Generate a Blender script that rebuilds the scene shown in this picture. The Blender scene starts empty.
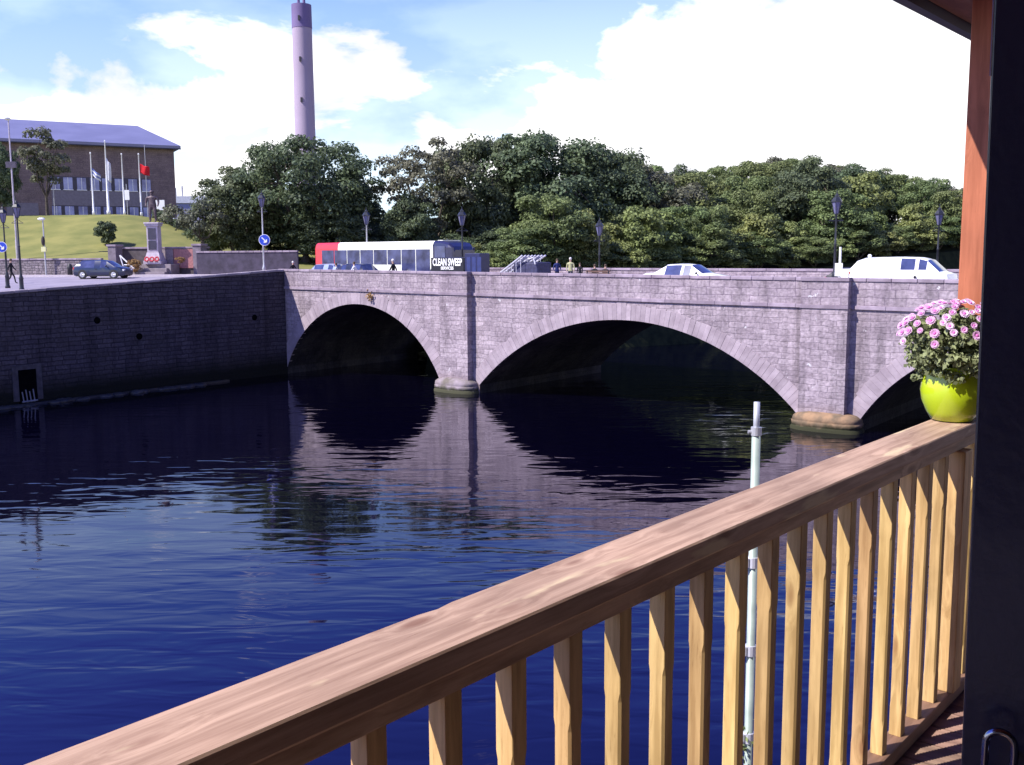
import bpy, bmesh, math, random
import numpy as np
from mathutils import Vector, Matrix, Euler

# ------------------------------------------------------------------ camera, world, sun
SC = bpy.context.scene
COL = SC.collection
R = math.radians
EYE = 8.0
PITCH = math.atan(127.5 / 1000.0)
ROLL = -0.006
cd = bpy.data.cameras.new('camera'); cam = bpy.data.objects.new('camera', cd); COL.objects.link(cam)
cd.sensor_fit = 'HORIZONTAL'; cd.sensor_width = 36.0; cd.lens = 36.0 * 1000.0 / 1024.0
cd.clip_start = 0.05; cd.clip_end = 8000.0
fw = Vector((0, math.cos(PITCH), -math.sin(PITCH))); up0 = Vector((0, math.sin(PITCH), math.cos(PITCH))); rt0 = Vector((1, 0, 0))
RT = math.cos(ROLL) * rt0 + math.sin(ROLL) * up0; UP = -math.sin(ROLL) * rt0 + math.cos(ROLL) * up0
m = Matrix((RT, UP, -fw)).transposed().to_4x4(); m.translation = Vector((0, 0, EYE))
cam.matrix_world = m
SC.camera = cam

SUN_AZ, SUN_EL = 248.5, 46.0
w = bpy.data.worlds.new('World'); SC.world = w; w.use_nodes = True
nt = w.node_tree; N = nt.nodes; L = nt.links; N.clear()
out = N.new('ShaderNodeOutputWorld'); sky = N.new('ShaderNodeTexSky'); bgs = N.new('ShaderNodeBackground')
sky.sky_type = 'NISHITA'; sky.sun_disc = False; sky.sun_elevation = R(SUN_EL); sky.sun_rotation = R(SUN_AZ)
sky.ozone_density = 4.0; sky.dust_density = 0.3; sky.air_density = 1.0
bgs.inputs['Strength'].default_value = 0.10
tint = N.new('ShaderNodeMixRGB'); tint.blend_type = 'MULTIPLY'; tint.inputs[0].default_value = 1.0; tint.inputs[2].default_value = (0.60, 0.93, 1.30, 1)
L.new(sky.outputs[0], tint.inputs[1]); L.new(tint.outputs[0], bgs.inputs['Color'])   # tint is bluer towards the zenith (set below)
bgc = N.new('ShaderNodeBackground'); bgc.inputs['Color'].default_value = (1, 0.99, 1.0, 1); bgc.inputs['Strength'].default_value = 0.95
tc = N.new('ShaderNodeTexCoord'); sep = N.new('ShaderNodeSeparateXYZ'); L.new(tc.outputs['Generated'], sep.inputs[0])
mp = N.new('ShaderNodeMapping'); mp.inputs['Scale'].default_value = (1.0, 1.0, 2.3); mp.inputs['Location'].default_value = (6.71, 1.63, 2.58); mp.inputs['Rotation'].default_value = (0, 0, 0.3)
L.new(tc.outputs['Generated'], mp.inputs[0])
nz = N.new('ShaderNodeTexNoise'); nz.inputs['Scale'].default_value = 4.6; nz.inputs['Detail'].default_value = 9; nz.inputs['Roughness'].default_value = 0.55
nz.inputs['Distortion'].default_value = 0.25
L.new(mp.outputs[0], nz.inputs['Vector'])
# clouds are banked up low over the land and thin out overhead; more of them to the right
def mrange(src, a, b, c, d):
    q = N.new('ShaderNodeMapRange'); q.inputs[1].default_value = a; q.inputs[2].default_value = b; q.inputs[3].default_value = c; q.inputs[4].default_value = d
    L.new(src, q.inputs[0]); return q.outputs[0]
def msum(a, b, op='ADD'):
    q = N.new('ShaderNodeMath'); q.operation = op; L.new(a, q.inputs[0]); L.new(b, q.inputs[1]); return q.outputs[0]
elev = mrange(sep.outputs['Z'], 0.07, 0.30, 0.15, -0.17)
side = mrange(sep.outputs['X'], -0.05, 0.25, 0.0, 0.22)
lowside = msum(side, mrange(sep.outputs['Z'], 0.25, 0.36, 1.0, 0.0), 'MULTIPLY')
tot = msum(msum(nz.outputs[0], elev), lowside)
cr = N.new('ShaderNodeValToRGB'); cr.color_ramp.elements[0].position = 0.50; cr.color_ramp.elements[1].position = 0.61
cr.color_ramp.interpolation = 'EASE'
L.new(tot, cr.inputs[0])
tr_ = N.new('ShaderNodeValToRGB'); tr_.color_ramp.elements[0].position = 0.22; tr_.color_ramp.elements[1].position = 0.40
tr_.color_ramp.elements[0].color = (0.58, 0.95, 1.28, 1); tr_.color_ramp.elements[1].color = (0.58, 0.60, 1.60, 1)
L.new(sep.outputs['Z'], tr_.inputs[0]); L.new(tr_.outputs[0], tint.inputs[2])
# greyer undersides and folds inside the clouds
n2 = N.new('ShaderNodeTexNoise'); n2.inputs['Scale'].default_value = 7.0; n2.inputs['Detail'].default_value = 6; L.new(mp.outputs[0], n2.inputs['Vector'])
cc = N.new('ShaderNodeValToRGB'); cc.color_ramp.elements[0].position = 0.36; cc.color_ramp.elements[1].position = 0.52
cc.color_ramp.elements[0].color = (0.63, 0.64, 0.70, 1); cc.color_ramp.elements[1].color = (1, 0.99, 1.0, 1)
L.new(n2.outputs[0], cc.inputs[0]); L.new(cc.outputs[0], bgc.inputs['Color'])
# thin high haze makes the low sky pale
hzn = mrange(sep.outputs['Z'], 0.12, 0.34, 0.52, 0.0)
fac = msum(cr.outputs[0], hzn, 'MAXIMUM')
mxw = N.new('ShaderNodeMixShader'); L.new(fac, mxw.inputs[0]); L.new(bgs.outputs[0], mxw.inputs[1]); L.new(bgc.outputs[0], mxw.inputs[2])
L.new(mxw.outputs[0], out.inputs[0])

sd = bpy.data.lights.new('sun', 'SUN'); sun = bpy.data.objects.new('sun', sd); COL.objects.link(sun)
sd.energy = 4.8; sd.angle = R(0.53); sd.color = (1.0, 0.95, 0.88)
sv = Vector((math.sin(R(SUN_AZ)) * math.cos(R(SUN_EL)), math.cos(R(SUN_AZ)) * math.cos(R(SUN_EL)), math.sin(R(SUN_EL))))
sun.rotation_euler = sv.to_track_quat('Z', 'Y').to_euler(); sun.location = (0, 0, 60)
vs = SC.view_settings
vs.view_transform = 'Standard'; vs.look = 'None'; vs.exposure = 0.75; vs.gamma = 1.0; vs.use_curve_mapping = False
SC.cycles.max_bounces = 6; SC.cycles.diffuse_bounces = 3; SC.cycles.glossy_bounces = 3; SC.cycles.transmission_bounces = 4
SC.cycles.sample_clamp_indirect = 4.0
SC.cycles.use_denoising = True

# ------------------------------------------------------------------ helpers
def ray(px, py):
    return fw + RT * ((px - 512) / 1000.0) - UP * ((py - 382.5) / 1000.0)
def at(px, Y, z, py=255.0):
    """ground position seen in column px of the photograph, Y metres ahead"""
    r = ray(px, py); return Vector((r.x / r.y * Y, Y, z))
def hz(px, py, Y):
    """height of the point seen at px,py when it stands Y metres ahead"""
    r = ray(px, py); return EYE + r.z / r.y * Y

ORD = 'first second third fourth fifth sixth seventh eighth ninth tenth eleventh twelfth thirteenth fourteenth fifteenth sixteenth seventeenth eighteenth nineteenth twentieth'.split() + ['twenty-' + w_ for w_ in 'first second third fourth fifth sixth seventh eighth ninth'.split()] + ['thirtieth']
def tag(o, label=None, cat=None, group=None, kind=None):
    if label: o['label'] = label
    if cat: o['category'] = cat
    if group: o['group'] = group
    if kind: o['kind'] = kind
    return o
def empty(name, loc=(0, 0, 0), rz=0.0, label=None, cat=None, group=None):
    o = bpy.data.objects.new(name, None); COL.objects.link(o)
    o.location = loc; o.rotation_euler = (0, 0, rz); o.empty_display_size = 0.3
    return tag(o, label, cat, group)
def copy_tree(o, parent=None):
    c = o.copy(); COL.objects.link(c); c.parent = parent
    for ch in list(o.children): copy_tree(ch, c)
    return c

class MB:
    def __init__(s): s.v = []; s.f = []; s.m = []; s.mi = 0
    def add(s, vs, fs):
        b = len(s.v); s.v.extend([tuple(v) for v in vs])
        for f in fs: s.f.append([b + i for i in f]); s.m.append(s.mi)
    def box(s, x0, x1, y0, y1, z0, z1):
        s.add([(x0,y0,z0),(x1,y0,z0),(x1,y1,z0),(x0,y1,z0),(x0,y0,z1),(x1,y0,z1),(x1,y1,z1),(x0,y1,z1)],
              [(0,3,2,1),(4,5,6,7),(0,1,5,4),(1,2,6,5),(2,3,7,6),(3,0,4,7)]); return s
    def tube(s, a, b, r0, r1=None, n=8, cap=True):
        r1 = r0 if r1 is None else r1
        a = Vector(a); b = Vector(b); d = (b - a).normalized()
        x = d.orthogonal().normalized(); y = d.cross(x)
        vs = []
        for p, r in ((a, r0), (b, r1)):
            for k in range(n):
                t = 2 * math.pi * k / n; vs.append(p + x * (r * math.cos(t)) + y * (r * math.sin(t)))
        fs = [(k, (k + 1) % n, n + (k + 1) % n, n + k) for k in range(n)]
        if cap: fs += [tuple(range(n - 1, -1, -1)), tuple(range(n, 2 * n))]
        s.add(vs, fs); return s
    def lathe(s, prof, n=24, c=(0, 0, 0), sx=1.0, sy=1.0):
        vs = []; k0 = len(prof)
        for r, z in prof:
            for k in range(n):
                t = 2 * math.pi * k / n; vs.append((c[0] + r * sx * math.cos(t), c[1] + r * sy * math.sin(t), c[2] + z))
        fs = [(i*n+k, i*n+(k+1)%n, (i+1)*n+(k+1)%n, (i+1)*n+k) for i in range(k0-1) for k in range(n)]
        fs += [tuple(range(n-1, -1, -1)), tuple((k0-1)*n + k for k in range(n))]
        s.add(vs, fs); return s
    def prism(s, pts, h0, h1, axis='z'):
        n = len(pts)
        def P(p, h): return (p[0], p[1], h) if axis == 'z' else ((p[0], h, p[1]) if axis == 'y' else (h, p[0], p[1]))
        s.add([P(p, h0) for p in pts] + [P(p, h1) for p in pts],
              [tuple(range(n-1, -1, -1)), tuple(range(n, 2*n))] + [(k, (k+1)%n, n+(k+1)%n, n+k) for k in range(n)]); return s
    def blob(s, c, rx, ry, rz, n=10, m_=7, jit=0.0, rnd=None):
        prof = []
        b = len(s.v); vs = []
        for i in range(m_ + 1):
            th = math.pi * i / m_
            for k in range(n):
                t = 2 * math.pi * k / n; q = 1 + (rnd.uniform(-jit, jit) if rnd else 0)
                vs.append((c[0] + rx*q*math.sin(th)*math.cos(t), c[1] + ry*q*math.sin(th)*math.sin(t), c[2] - rz*q*math.cos(th)))
        fs = [(i*n+k, i*n+(k+1)%n, (i+1)*n+(k+1)%n, (i+1)*n+k) for i in range(m_) for k in range(n)]
        s.add(vs, fs); return s
    def build(s, name, mats, parent=None, smooth=False, bevel=0.0, loc=None, fix=True):
        me = bpy.data.meshes.new(name); me.from_pydata(s.v, [], s.f); 
        if not isinstance(mats, (list, tuple)): mats = [mats]
        for m_ in mats: me.materials.append(m_)
        me.polygons.foreach_set('material_index', s.m)
        if fix or bevel:
            bm = bmesh.new(); bm.from_mesh(me)
            bmesh.ops.remove_doubles(bm, verts=bm.verts, dist=1e-5)
            bmesh.ops.recalc_face_normals(bm, faces=bm.faces)
            if bevel:
                es = [e for e in bm.edges if len(e.link_faces) == 2 and e.calc_face_angle(0) > 0.6]
                bmesh.ops.bevel(bm, geom=es, offset=bevel, segments=2, affect='EDGES', profile=0.6)
            bm.to_mesh(me); bm.free()
        if smooth:
            me.polygons.foreach_set('use_smooth', [True] * len(me.polygons))
        me.update()
        o = bpy.data.objects.new(name, me); COL.objects.link(o)
        if parent: o.parent = parent
        if loc: o.location = loc
        return o
def smooth_angle(o, ang=0.7):
    me = o.data; me.polygons.foreach_set('use_smooth', [True] * len(me.polygons))
    bm = bmesh.new(); bm.from_mesh(me)
    for e in bm.edges:
        if len(e.link_faces) == 2 and e.calc_face_angle(0) > ang: e.smooth = False
    bm.to_mesh(me); bm.free()

# ------------------------------------------------------------------ materials
def mat(name, col=(0.5,0.5,0.5), rough=0.6, metal=0.0, spec=0.5, noise=0.0, nscale=3.0, bump=0.0, bscale=20.0, col2=None, coat=0.0, coords='Object', stretch=None, island=0.0, objrand=0.0, trans=0.0):
    m = bpy.data.materials.new(name); m.use_nodes = True
    t = m.node_tree; n = t.nodes; l = t.links
    p = n['Principled BSDF']
    p.inputs['Base Color'].default_value = (*col, 1); p.inputs['Roughness'].default_value = rough; p.inputs['Metallic'].default_value = metal
    p.inputs['Specular IOR Level'].default_value = spec
    if coat: p.inputs['Coat Weight'].default_value = coat; p.inputs['Coat Roughness'].default_value = 0.06
    c = n.new('ShaderNodeTexCoord'); src = c.outputs[coords]
    if stretch:
        mpn = n.new('ShaderNodeMapping'); mpn.inputs['Scale'].default_value = stretch; l.new(src, mpn.inputs[0]); src = mpn.outputs[0]
    colout = None
    if noise or col2:
        z = n.new('ShaderNodeTexNoise'); z.inputs['Scale'].default_value = nscale; z.inputs['Detail'].default_value = 6; l.new(src, z.inputs['Vector'])
        r = n.new('ShaderNodeValToRGB')
        c2 = col2 if col2 else tuple(x * (1 - noise) for x in col); c1 = col if col2 else tuple(min(1, x * (1 + noise)) for x in col)
        r.color_ramp.elements[0].position = 0.35; r.color_ramp.elements[1].position = 0.65
        r.color_ramp.elements[0].color = (*c2, 1); r.color_ramp.elements[1].color = (*c1, 1)
        l.new(z.outputs[0], r.inputs[0]); colout = r.outputs[0]
    if island or objrand:
        hs = n.new('ShaderNodeHueSaturation')
        if colout: l.new(colout, hs.inputs['Color'])
        else: hs.inputs['Color'].default_value = (*col, 1)
        if island:
            g = n.new('ShaderNodeNewGeometry'); mm = n.new('ShaderNodeMapRange'); l.new(g.outputs['Random Per Island'], mm.inputs[0])
            mm.inputs[3].default_value = 1 - island; mm.inputs[4].default_value = 1 + island; l.new(mm.outputs[0], hs.inputs['Value'])
        if objrand:
            oi = n.new('ShaderNodeObjectInfo'); m2 = n.new('ShaderNodeMapRange'); l.new(oi.outputs['Random'], m2.inputs[0])
            m2.inputs[3].default_value = 0.5 - objrand; m2.inputs[4].default_value = 0.5 + objrand; l.new(m2.outputs[0], hs.inputs['Hue'])
        colout = hs.outputs[0]
    if colout: l.new(colout, p.inputs['Base Color'])
    if bump:
        z = n.new('ShaderNodeTexNoise'); z.inputs['Scale'].default_value = bscale; z.inputs['Detail'].default_value = 5; l.new(src, z.inputs['Vector'])
        b = n.new('ShaderNodeBump'); b.inputs['Strength'].default_value = bump; b.inputs['Distance'].default_value = 0.02
        l.new(z.outputs[0], b.inputs['Height']); l.new(b.outputs[0], p.inputs['Normal'])
    return m

def stone_mat(name, c1, c2, mortar, bw=0.7, bh=0.28, dirt=(0.1,0.09,0.08), dirt_amt=0.5, bump=0.6, distort=0.04, axes='xz', low_green=None, msize=0.02, speck=0.0, streak=1.0):
    """coursed masonry laid in the plane of the wall (object x,z)"""
    m = bpy.data.materials.new(name); m.use_nodes = True
    t = m.node_tree; n = t.nodes; l = t.links; p = n['Principled BSDF']; p.inputs['Roughness'].default_value = 0.9; p.inputs['Specular IOR Level'].default_value = 0.2
    c = n.new('ShaderNodeTexCoord'); sp = n.new('ShaderNodeSeparateXYZ'); l.new(c.outputs['Object'], sp.inputs[0])
    cb = n.new('ShaderNodeCombineXYZ')
    if axes == 'xz': l.new(sp.outputs['X'], cb.inputs[0])
    else: l.new(sp.outputs['Y'], cb.inputs[0])
    l.new(sp.outputs['Z'], cb.inputs[1])
    dn = n.new('ShaderNodeTexNoise'); dn.inputs['Scale'].default_value = 1.3; dn.inputs['Detail'].default_value = 3; l.new(c.outputs['Object'], dn.inputs['Vector'])
    vm = n.new('ShaderNodeVectorMath'); vm.operation = 'MULTIPLY_ADD'; vm.inputs[1].default_value = (distort*2, distort*2, 0); l.new(dn.outputs['Color'], vm.inputs[0]); l.new(cb.outputs[0], vm.inputs[2])
    br = n.new('ShaderNodeTexBrick'); l.new(vm.outputs[0], br.inputs['Vector'])
    br.inputs['Color1'].default_value = (*c1, 1); br.inputs['Color2'].default_value = (*c2, 1); br.inputs['Mortar'].default_value = (*mortar, 1)
    br.inputs['Scale'].default_value = 1.0; br.inputs['Brick Width'].default_value = bw; br.inputs['Row Height'].default_value = bh
    br.inputs['Mortar Size'].default_value = msize; br.inputs['Mortar Smooth'].default_value = 0.4; br.offset = 0.5; br.squash = 0.8; br.squash_frequency = 3
    n1 = n.new('ShaderNodeTexNoise'); n1.inputs['Scale'].default_value = 0.55; n1.inputs['Detail'].default_value = 8; n1.inputs['Roughness'].default_value = 0.65; l.new(c.outputs['Object'], n1.inputs['Vector'])
    r1 = n.new('ShaderNodeValToRGB'); r1.color_ramp.elements[0].position = 0.42; r1.color_ramp.elements[1].position = 0.68; l.new(n1.outputs[0], r1.inputs[0])
    fm = n.new('ShaderNodeMath'); fm.operation = 'MULTIPLY'; fm.inputs[1].default_value = dirt_amt; l.new(r1.outputs[0], fm.inputs[0])
    mx = n.new('ShaderNodeMixRGB'); mx.inputs[2].default_value = (*dirt, 1); l.new(fm.outputs[0], mx.inputs[0]); l.new(br.outputs['Color'], mx.inputs[1])
    n2 = n.new('ShaderNodeTexNoise'); n2.inputs['Scale'].default_value = 7; n2.inputs['Detail'].default_value = 6; l.new(c.outputs['Object'], n2.inputs['Vector'])
    m2 = n.new('ShaderNodeMapRange'); m2.inputs[1].default_value = 0.3; m2.inputs[2].default_value = 0.7; m2.inputs[3].default_value = 0.72; m2.inputs[4].default_value = 1.25; l.new(n2.outputs[0], m2.inputs[0])
    mu = n.new('ShaderNodeMixRGB'); mu.blend_type = 'MULTIPLY'; mu.inputs[0].default_value = 1; l.new(mx.outputs[0], mu.inputs[1]); l.new(m2.outputs[0], mu.inputs[2])
    last = mu.outputs[0]
    sm_ = n.new('ShaderNodeMapping'); sm_.inputs['Scale'].default_value = (1.6, 1.6, 0.16); l.new(c.outputs['Object'], sm_.inputs[0])
    s1_ = n.new('ShaderNodeTexNoise'); s1_.inputs['Scale'].default_value = 1.0; s1_.inputs['Detail'].default_value = 7; s1_.inputs['Roughness'].default_value = 0.6; l.new(sm_.outputs[0], s1_.inputs['Vector'])
    s2_ = n.new('ShaderNodeMapRange'); s2_.inputs[1].default_value = 0.48; s2_.inputs[2].default_value = 0.66; s2_.inputs[3].default_value = 1.04; s2_.inputs[4].default_value = 0.66; l.new(s1_.outputs[0], s2_.inputs[0])
    s3_ = n.new('ShaderNodeMixRGB'); s3_.blend_type = 'MULTIPLY'; s3_.inputs[0].default_value = streak; l.new(last, s3_.inputs[1]); l.new(s2_.outputs[0], s3_.inputs[2]); last = s3_.outputs[0]
    if speck:
        n4 = n.new('ShaderNodeTexNoise'); n4.inputs['Scale'].default_value = 1.9; n4.inputs['Detail'].default_value = 4; n4.inputs['Roughness'].default_value = 0.7; l.new(c.outputs['Object'], n4.inputs['Vector'])
        r4 = n.new('ShaderNodeValToRGB'); r4.color_ramp.elements[0].position = 0.66; r4.color_ramp.elements[1].position = 0.70; l.new(n4.outputs[0], r4.inputs[0])
        f4 = n.new('ShaderNodeMath'); f4.operation = 'MULTIPLY'; f4.inputs[1].default_value = speck; l.new(r4.outputs[0], f4.inputs[0])
        m4 = n.new('ShaderNodeMixRGB'); m4.inputs[2].default_value = (0.62,0.60,0.62,1); l.new(f4.outputs[0], m4.inputs[0]); l.new(last, m4.inputs[1]); last = m4.outputs[0]
    if low_green:
        rz = n.new('ShaderNodeMapRange'); rz.inputs[1].default_value = low_green[0]; rz.inputs[2].default_value = low_green[1]; rz.inputs[3].default_value = 1; rz.inputs[4].default_value = 0
        ad = n.new('ShaderNodeMath'); ad.operation = 'ADD'; sb = n.new('ShaderNodeMath'); sb.operation = 'MULTIPLY'; sb.inputs[1].default_value = 0.8
        l.new(n1.outputs[0], sb.inputs[0]); l.new(sp.outputs['Z'], ad.inputs[0]); l.new(sb.outputs[0], ad.inputs[1]); l.new(ad.outputs[0], rz.inputs[0])
        m3 = n.new('ShaderNodeMixRGB'); m3.inputs[2].default_value = (*low_green[2], 1); l.new(rz.outputs[0], m3.inputs[0]); l.new(last, m3.inputs[1]); last = m3.outputs[0]
    l.new(last, p.inputs['Base Color'])
    hh = n.new('ShaderNodeMath'); hh.operation = 'MULTIPLY_ADD'; hh.inputs[1].default_value = -0.6; l.new(br.outputs['Fac'], hh.inputs[0]); l.new(n2.outputs[0], hh.inputs[2])
    b = n.new('ShaderNodeBump'); b.inputs['Strength'].default_value = bump; b.inputs['Distance'].default_value = 0.05; l.new(hh.outputs[0], b.inputs['Height']); l.new(b.outputs[0], p.inputs['Normal'])
    return m

def wood_mat(name, c1, c2, grain=(1, 14, 14), knots=True, rough=0.6, stain=None):
    m = bpy.data.materials.new(name); m.use_nodes = True
    t = m.node_tree; n = t.nodes; l = t.links; p = n['Principled BSDF']; p.inputs['Roughness'].default_value = rough; p.inputs['Specular IOR Level'].default_value = 0.3
    c = n.new('ShaderNodeTexCoord'); oi = n.new('ShaderNodeObjectInfo')
    of = n.new('ShaderNodeVectorMath'); of.operation = 'MULTIPLY_ADD'; of.inputs[1].default_value = (7.3, 3.1, 5.7); l.new(oi.outputs['Random'], of.inputs[0]); l.new(c.outputs['Object'], of.inputs[2])
    mp_ = n.new('ShaderNodeMapping'); mp_.inputs['Scale'].default_value = grain; l.new(of.outputs[0], mp_.inputs[0])
    kn = n.new('ShaderNodeTexVoronoi'); kn.inputs['Scale'].default_value = 1.0
    kmap = n.new('ShaderNodeMapping'); kmap.inputs['Scale'].default_value = tuple(3.0 if g <= 2 else 9.0 for g in grain); l.new(of.outputs[0], kmap.inputs[0]); l.new(kmap.outputs[0], kn.inputs['Vector'])
    kr = n.new('ShaderNodeValToRGB'); kr.color_ramp.elements[0].position = 0.06; kr.color_ramp.elements[1].position = 0.34
    kr.color_ramp.elements[0].color = (1,1,1,1); kr.color_ramp.elements[1].color = (0,0,0,1); l.new(kn.outputs['Distance'], kr.inputs[0])
    z = n.new('ShaderNodeTexNoise'); z.inputs['Scale'].default_value = 2.2; z.inputs['Detail'].default_value = 12; z.inputs['Roughness'].default_value = 0.62; z.inputs['Distortion'].default_value = 0.15
    wv = n.new('ShaderNodeVectorMath'); wv.operation = 'MULTIPLY_ADD'; wv.inputs[1].default_value = (0.45,0.45,0.45); l.new(kr.outputs[0], wv.inputs[0]); l.new(mp_.outputs[0], wv.inputs[2])
    l.new(wv.outputs[0], z.inputs['Vector'])
    r = n.new('ShaderNodeValToRGB'); r.color_ramp.elements[0].position = 0.38; r.color_ramp.elements[1].position = 0.62
    r.color_ramp.elements[0].color = (*[q*.88 for q in c2], 1); r.color_ramp.elements[1].color = (*[q*1.05 for q in c1], 1); l.new(z.outputs[0], r.inputs[0])
    big = n.new('ShaderNodeTexNoise'); big.inputs['Scale'].default_value = 2.6; big.inputs['Detail'].default_value = 3; l.new(of.outputs[0], big.inputs['Vector'])
    bm_ = n.new('ShaderNodeMapRange'); bm_.inputs[1].default_value = 0.35; bm_.inputs[2].default_value = 0.7; bm_.inputs[3].default_value = 0.85; bm_.inputs[4].default_value = 1.22; l.new(big.outputs[0], bm_.inputs[0])
    mu = n.new('ShaderNodeMixRGB'); mu.blend_type = 'MULTIPLY'; mu.inputs[0].default_value = 1; l.new(r.outputs[0], mu.inputs[1]); l.new(bm_.outputs[0], mu.inputs[2])
    last = mu.outputs[0]
    if knots:
        kx = n.new('ShaderNodeMixRGB'); kx.inputs[2].default_value = tuple([c1[0]*0.42, c1[1]*0.3, c1[2]*0.25, 1]); 
        k2 = n.new('ShaderNodeValToRGB'); k2.color_ramp.elements[0].position = 0.07; k2.color_ramp.elements[1].position = 0.15
        k2.color_ramp.elements[0].color = (0.75,0.75,0.75,1); k2.color_ramp.elements[1].color = (0,0,0,1); l.new(kn.outputs['Distance'], k2.inputs[0])
        l.new(k2.outputs[0], kx.inputs[0]); l.new(last, kx.inputs[1]); last = kx.outputs[0]
    if stain:
        sn = n.new('ShaderNodeTexNoise'); sn.inputs['Scale'].default_value = 3.2; sn.inputs['Detail'].default_value = 4
        sm = n.new('ShaderNodeMapping'); sm.inputs['Scale'].default_value = (1, 4, 4); l.new(of.outputs[0], sm.inputs[0]); l.new(sm.outputs[0], sn.inputs['Vector'])
        sr = n.new('ShaderNodeValToRGB'); sr.color_ramp.elements[0].position = 0.60; sr.color_ramp.elements[1].position = 0.68; l.new(sn.outputs[0], sr.inputs[0])
        sx_ = n.new('ShaderNodeMixRGB'); sx_.inputs[2].default_value = (*stain, 1); l.new(sr.outputs[0], sx_.inputs[0]); l.new(last, sx_.inputs[1]); last = sx_.outputs[0]
    hv = n.new('ShaderNodeHueSaturation'); hm = n.new('ShaderNodeMapRange'); hm.inputs[3].default_value = 0.80; hm.inputs[4].default_value = 1.16; l.new(oi.outputs['Random'], hm.inputs[0]); l.new(hm.outputs[0], hv.inputs['Value'])
    h2 = n.new('ShaderNodeMath'); h2.operation = 'MULTIPLY'; h2.inputs[1].default_value = 7.13; l.new(oi.outputs['Random'], h2.inputs[0]); h3 = n.new('ShaderNodeMath'); h3.operation = 'FRACT'; l.new(h2.outputs[0], h3.inputs[0])
    h4 = n.new('ShaderNodeMapRange'); h4.inputs[3].default_value = 0.486; h4.inputs[4].default_value = 0.507; l.new(h3.outputs[0], h4.inputs[0]); l.new(h4.outputs[0], hv.inputs['Hue']); l.new(last, hv.inputs['Color']); last = hv.outputs[0]
    # fine checks and dirt specks in the timber
    ck = n.new('ShaderNodeTexNoise'); ck.inputs['Scale'].default_value = 9.0; ck.inputs['Detail'].default_value = 10; ck.inputs['Roughness'].default_value = 0.75; l.new(mp_.outputs[0], ck.inputs['Vector'])
    cq = n.new('ShaderNodeValToRGB'); cq.color_ramp.elements[0].position = 0.30; cq.color_ramp.elements[1].position = 0.42; cq.color_ramp.elements[0].color = (0.62,0.56,0.5,1); cq.color_ramp.elements[1].color = (1,1,1,1); l.new(ck.outputs[0], cq.inputs[0])
    cm_ = n.new('ShaderNodeMixRGB'); cm_.blend_type = 'MULTIPLY'; cm_.inputs[0].default_value = 1; l.new(last, cm_.inputs[1]); l.new(cq.outputs[0], cm_.inputs[2]); last = cm_.outputs[0]
    l.new(last, p.inputs['Base Color'])
    b = n.new('ShaderNodeBump'); b.inputs['Strength'].default_value = 0.25; b.inputs['Distance'].default_value = 0.003; l.new(z.outputs[0], b.inputs['Height']); l.new(b.outputs[0], p.inputs['Normal'])
    return m

def leaf_mat(name, col, col2, var=0.35, objrand=0.02):
    m = mat(name, col, rough=0.6, spec=0.25, col2=col2, nscale=0.35, island=var, objrand=objrand)
    t = m.node_tree; n = t.nodes; l = t.links; p = n['Principled BSDF']
    tr = n.new('ShaderNodeBsdfTranslucent'); src = p.inputs['Base Color'].links[0].from_socket; l.new(src, tr.inputs[0])
    mx = n.new('ShaderNodeMixShader'); mx.inputs[0].default_value = 0.30
    o = n['Material Output']; l.new(p.outputs[0], mx.inputs[1]); l.new(tr.outputs[0], mx.inputs[2]); l.new(mx.outputs[0], o.inputs[0])
    return m

M = {}
M['bridge'] = stone_mat('bridge masonry', (0.42,0.35,0.385), (0.30,0.245,0.275), (0.28,0.23,0.26), 0.85, 0.27, dirt=(0.17,0.135,0.16), dirt_amt=0.7, speck=0.8, distort=0.11, low_green=(0.75, 1.6, (0.20,0.15,0.15)))
M['parapet'] = stone_mat('parapet masonry', (0.38,0.315,0.35), (0.285,0.235,0.265), (0.23,0.18,0.225), 0.9, 0.36, distort=0.09, dirt=(0.19,0.15,0.185), dirt_amt=0.75, speck=0.9)
M['voussoir'] = mat('voussoir stone', (0.385,0.32,0.355), 0.9, spec=0.2, col2=(0.29,0.235,0.265), nscale=1.6, island=0.12, bump=0.6, bscale=6)
M['coping'] = mat('coping stone', (0.33,0.27,0.325), 0.9, spec=0.2, col2=(0.22,0.175,0.215), nscale=1.5, bump=0.6, bscale=8, island=0.15)
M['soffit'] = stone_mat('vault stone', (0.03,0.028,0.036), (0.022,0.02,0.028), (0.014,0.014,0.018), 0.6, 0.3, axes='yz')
M['cutwater'] = mat('weedy boulder stone', (0.30,0.19,0.11), 0.9, spec=0.2, col2=(0.14,0.105,0.07), nscale=2.2, bump=1.0, bscale=5)
M['cutwater_pale'] = mat('pale wet pier stone', (0.30,0.25,0.28), 0.9, spec=0.2, col2=(0.15,0.13,0.11), nscale=1.8, bump=1.0, bscale=5)
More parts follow.
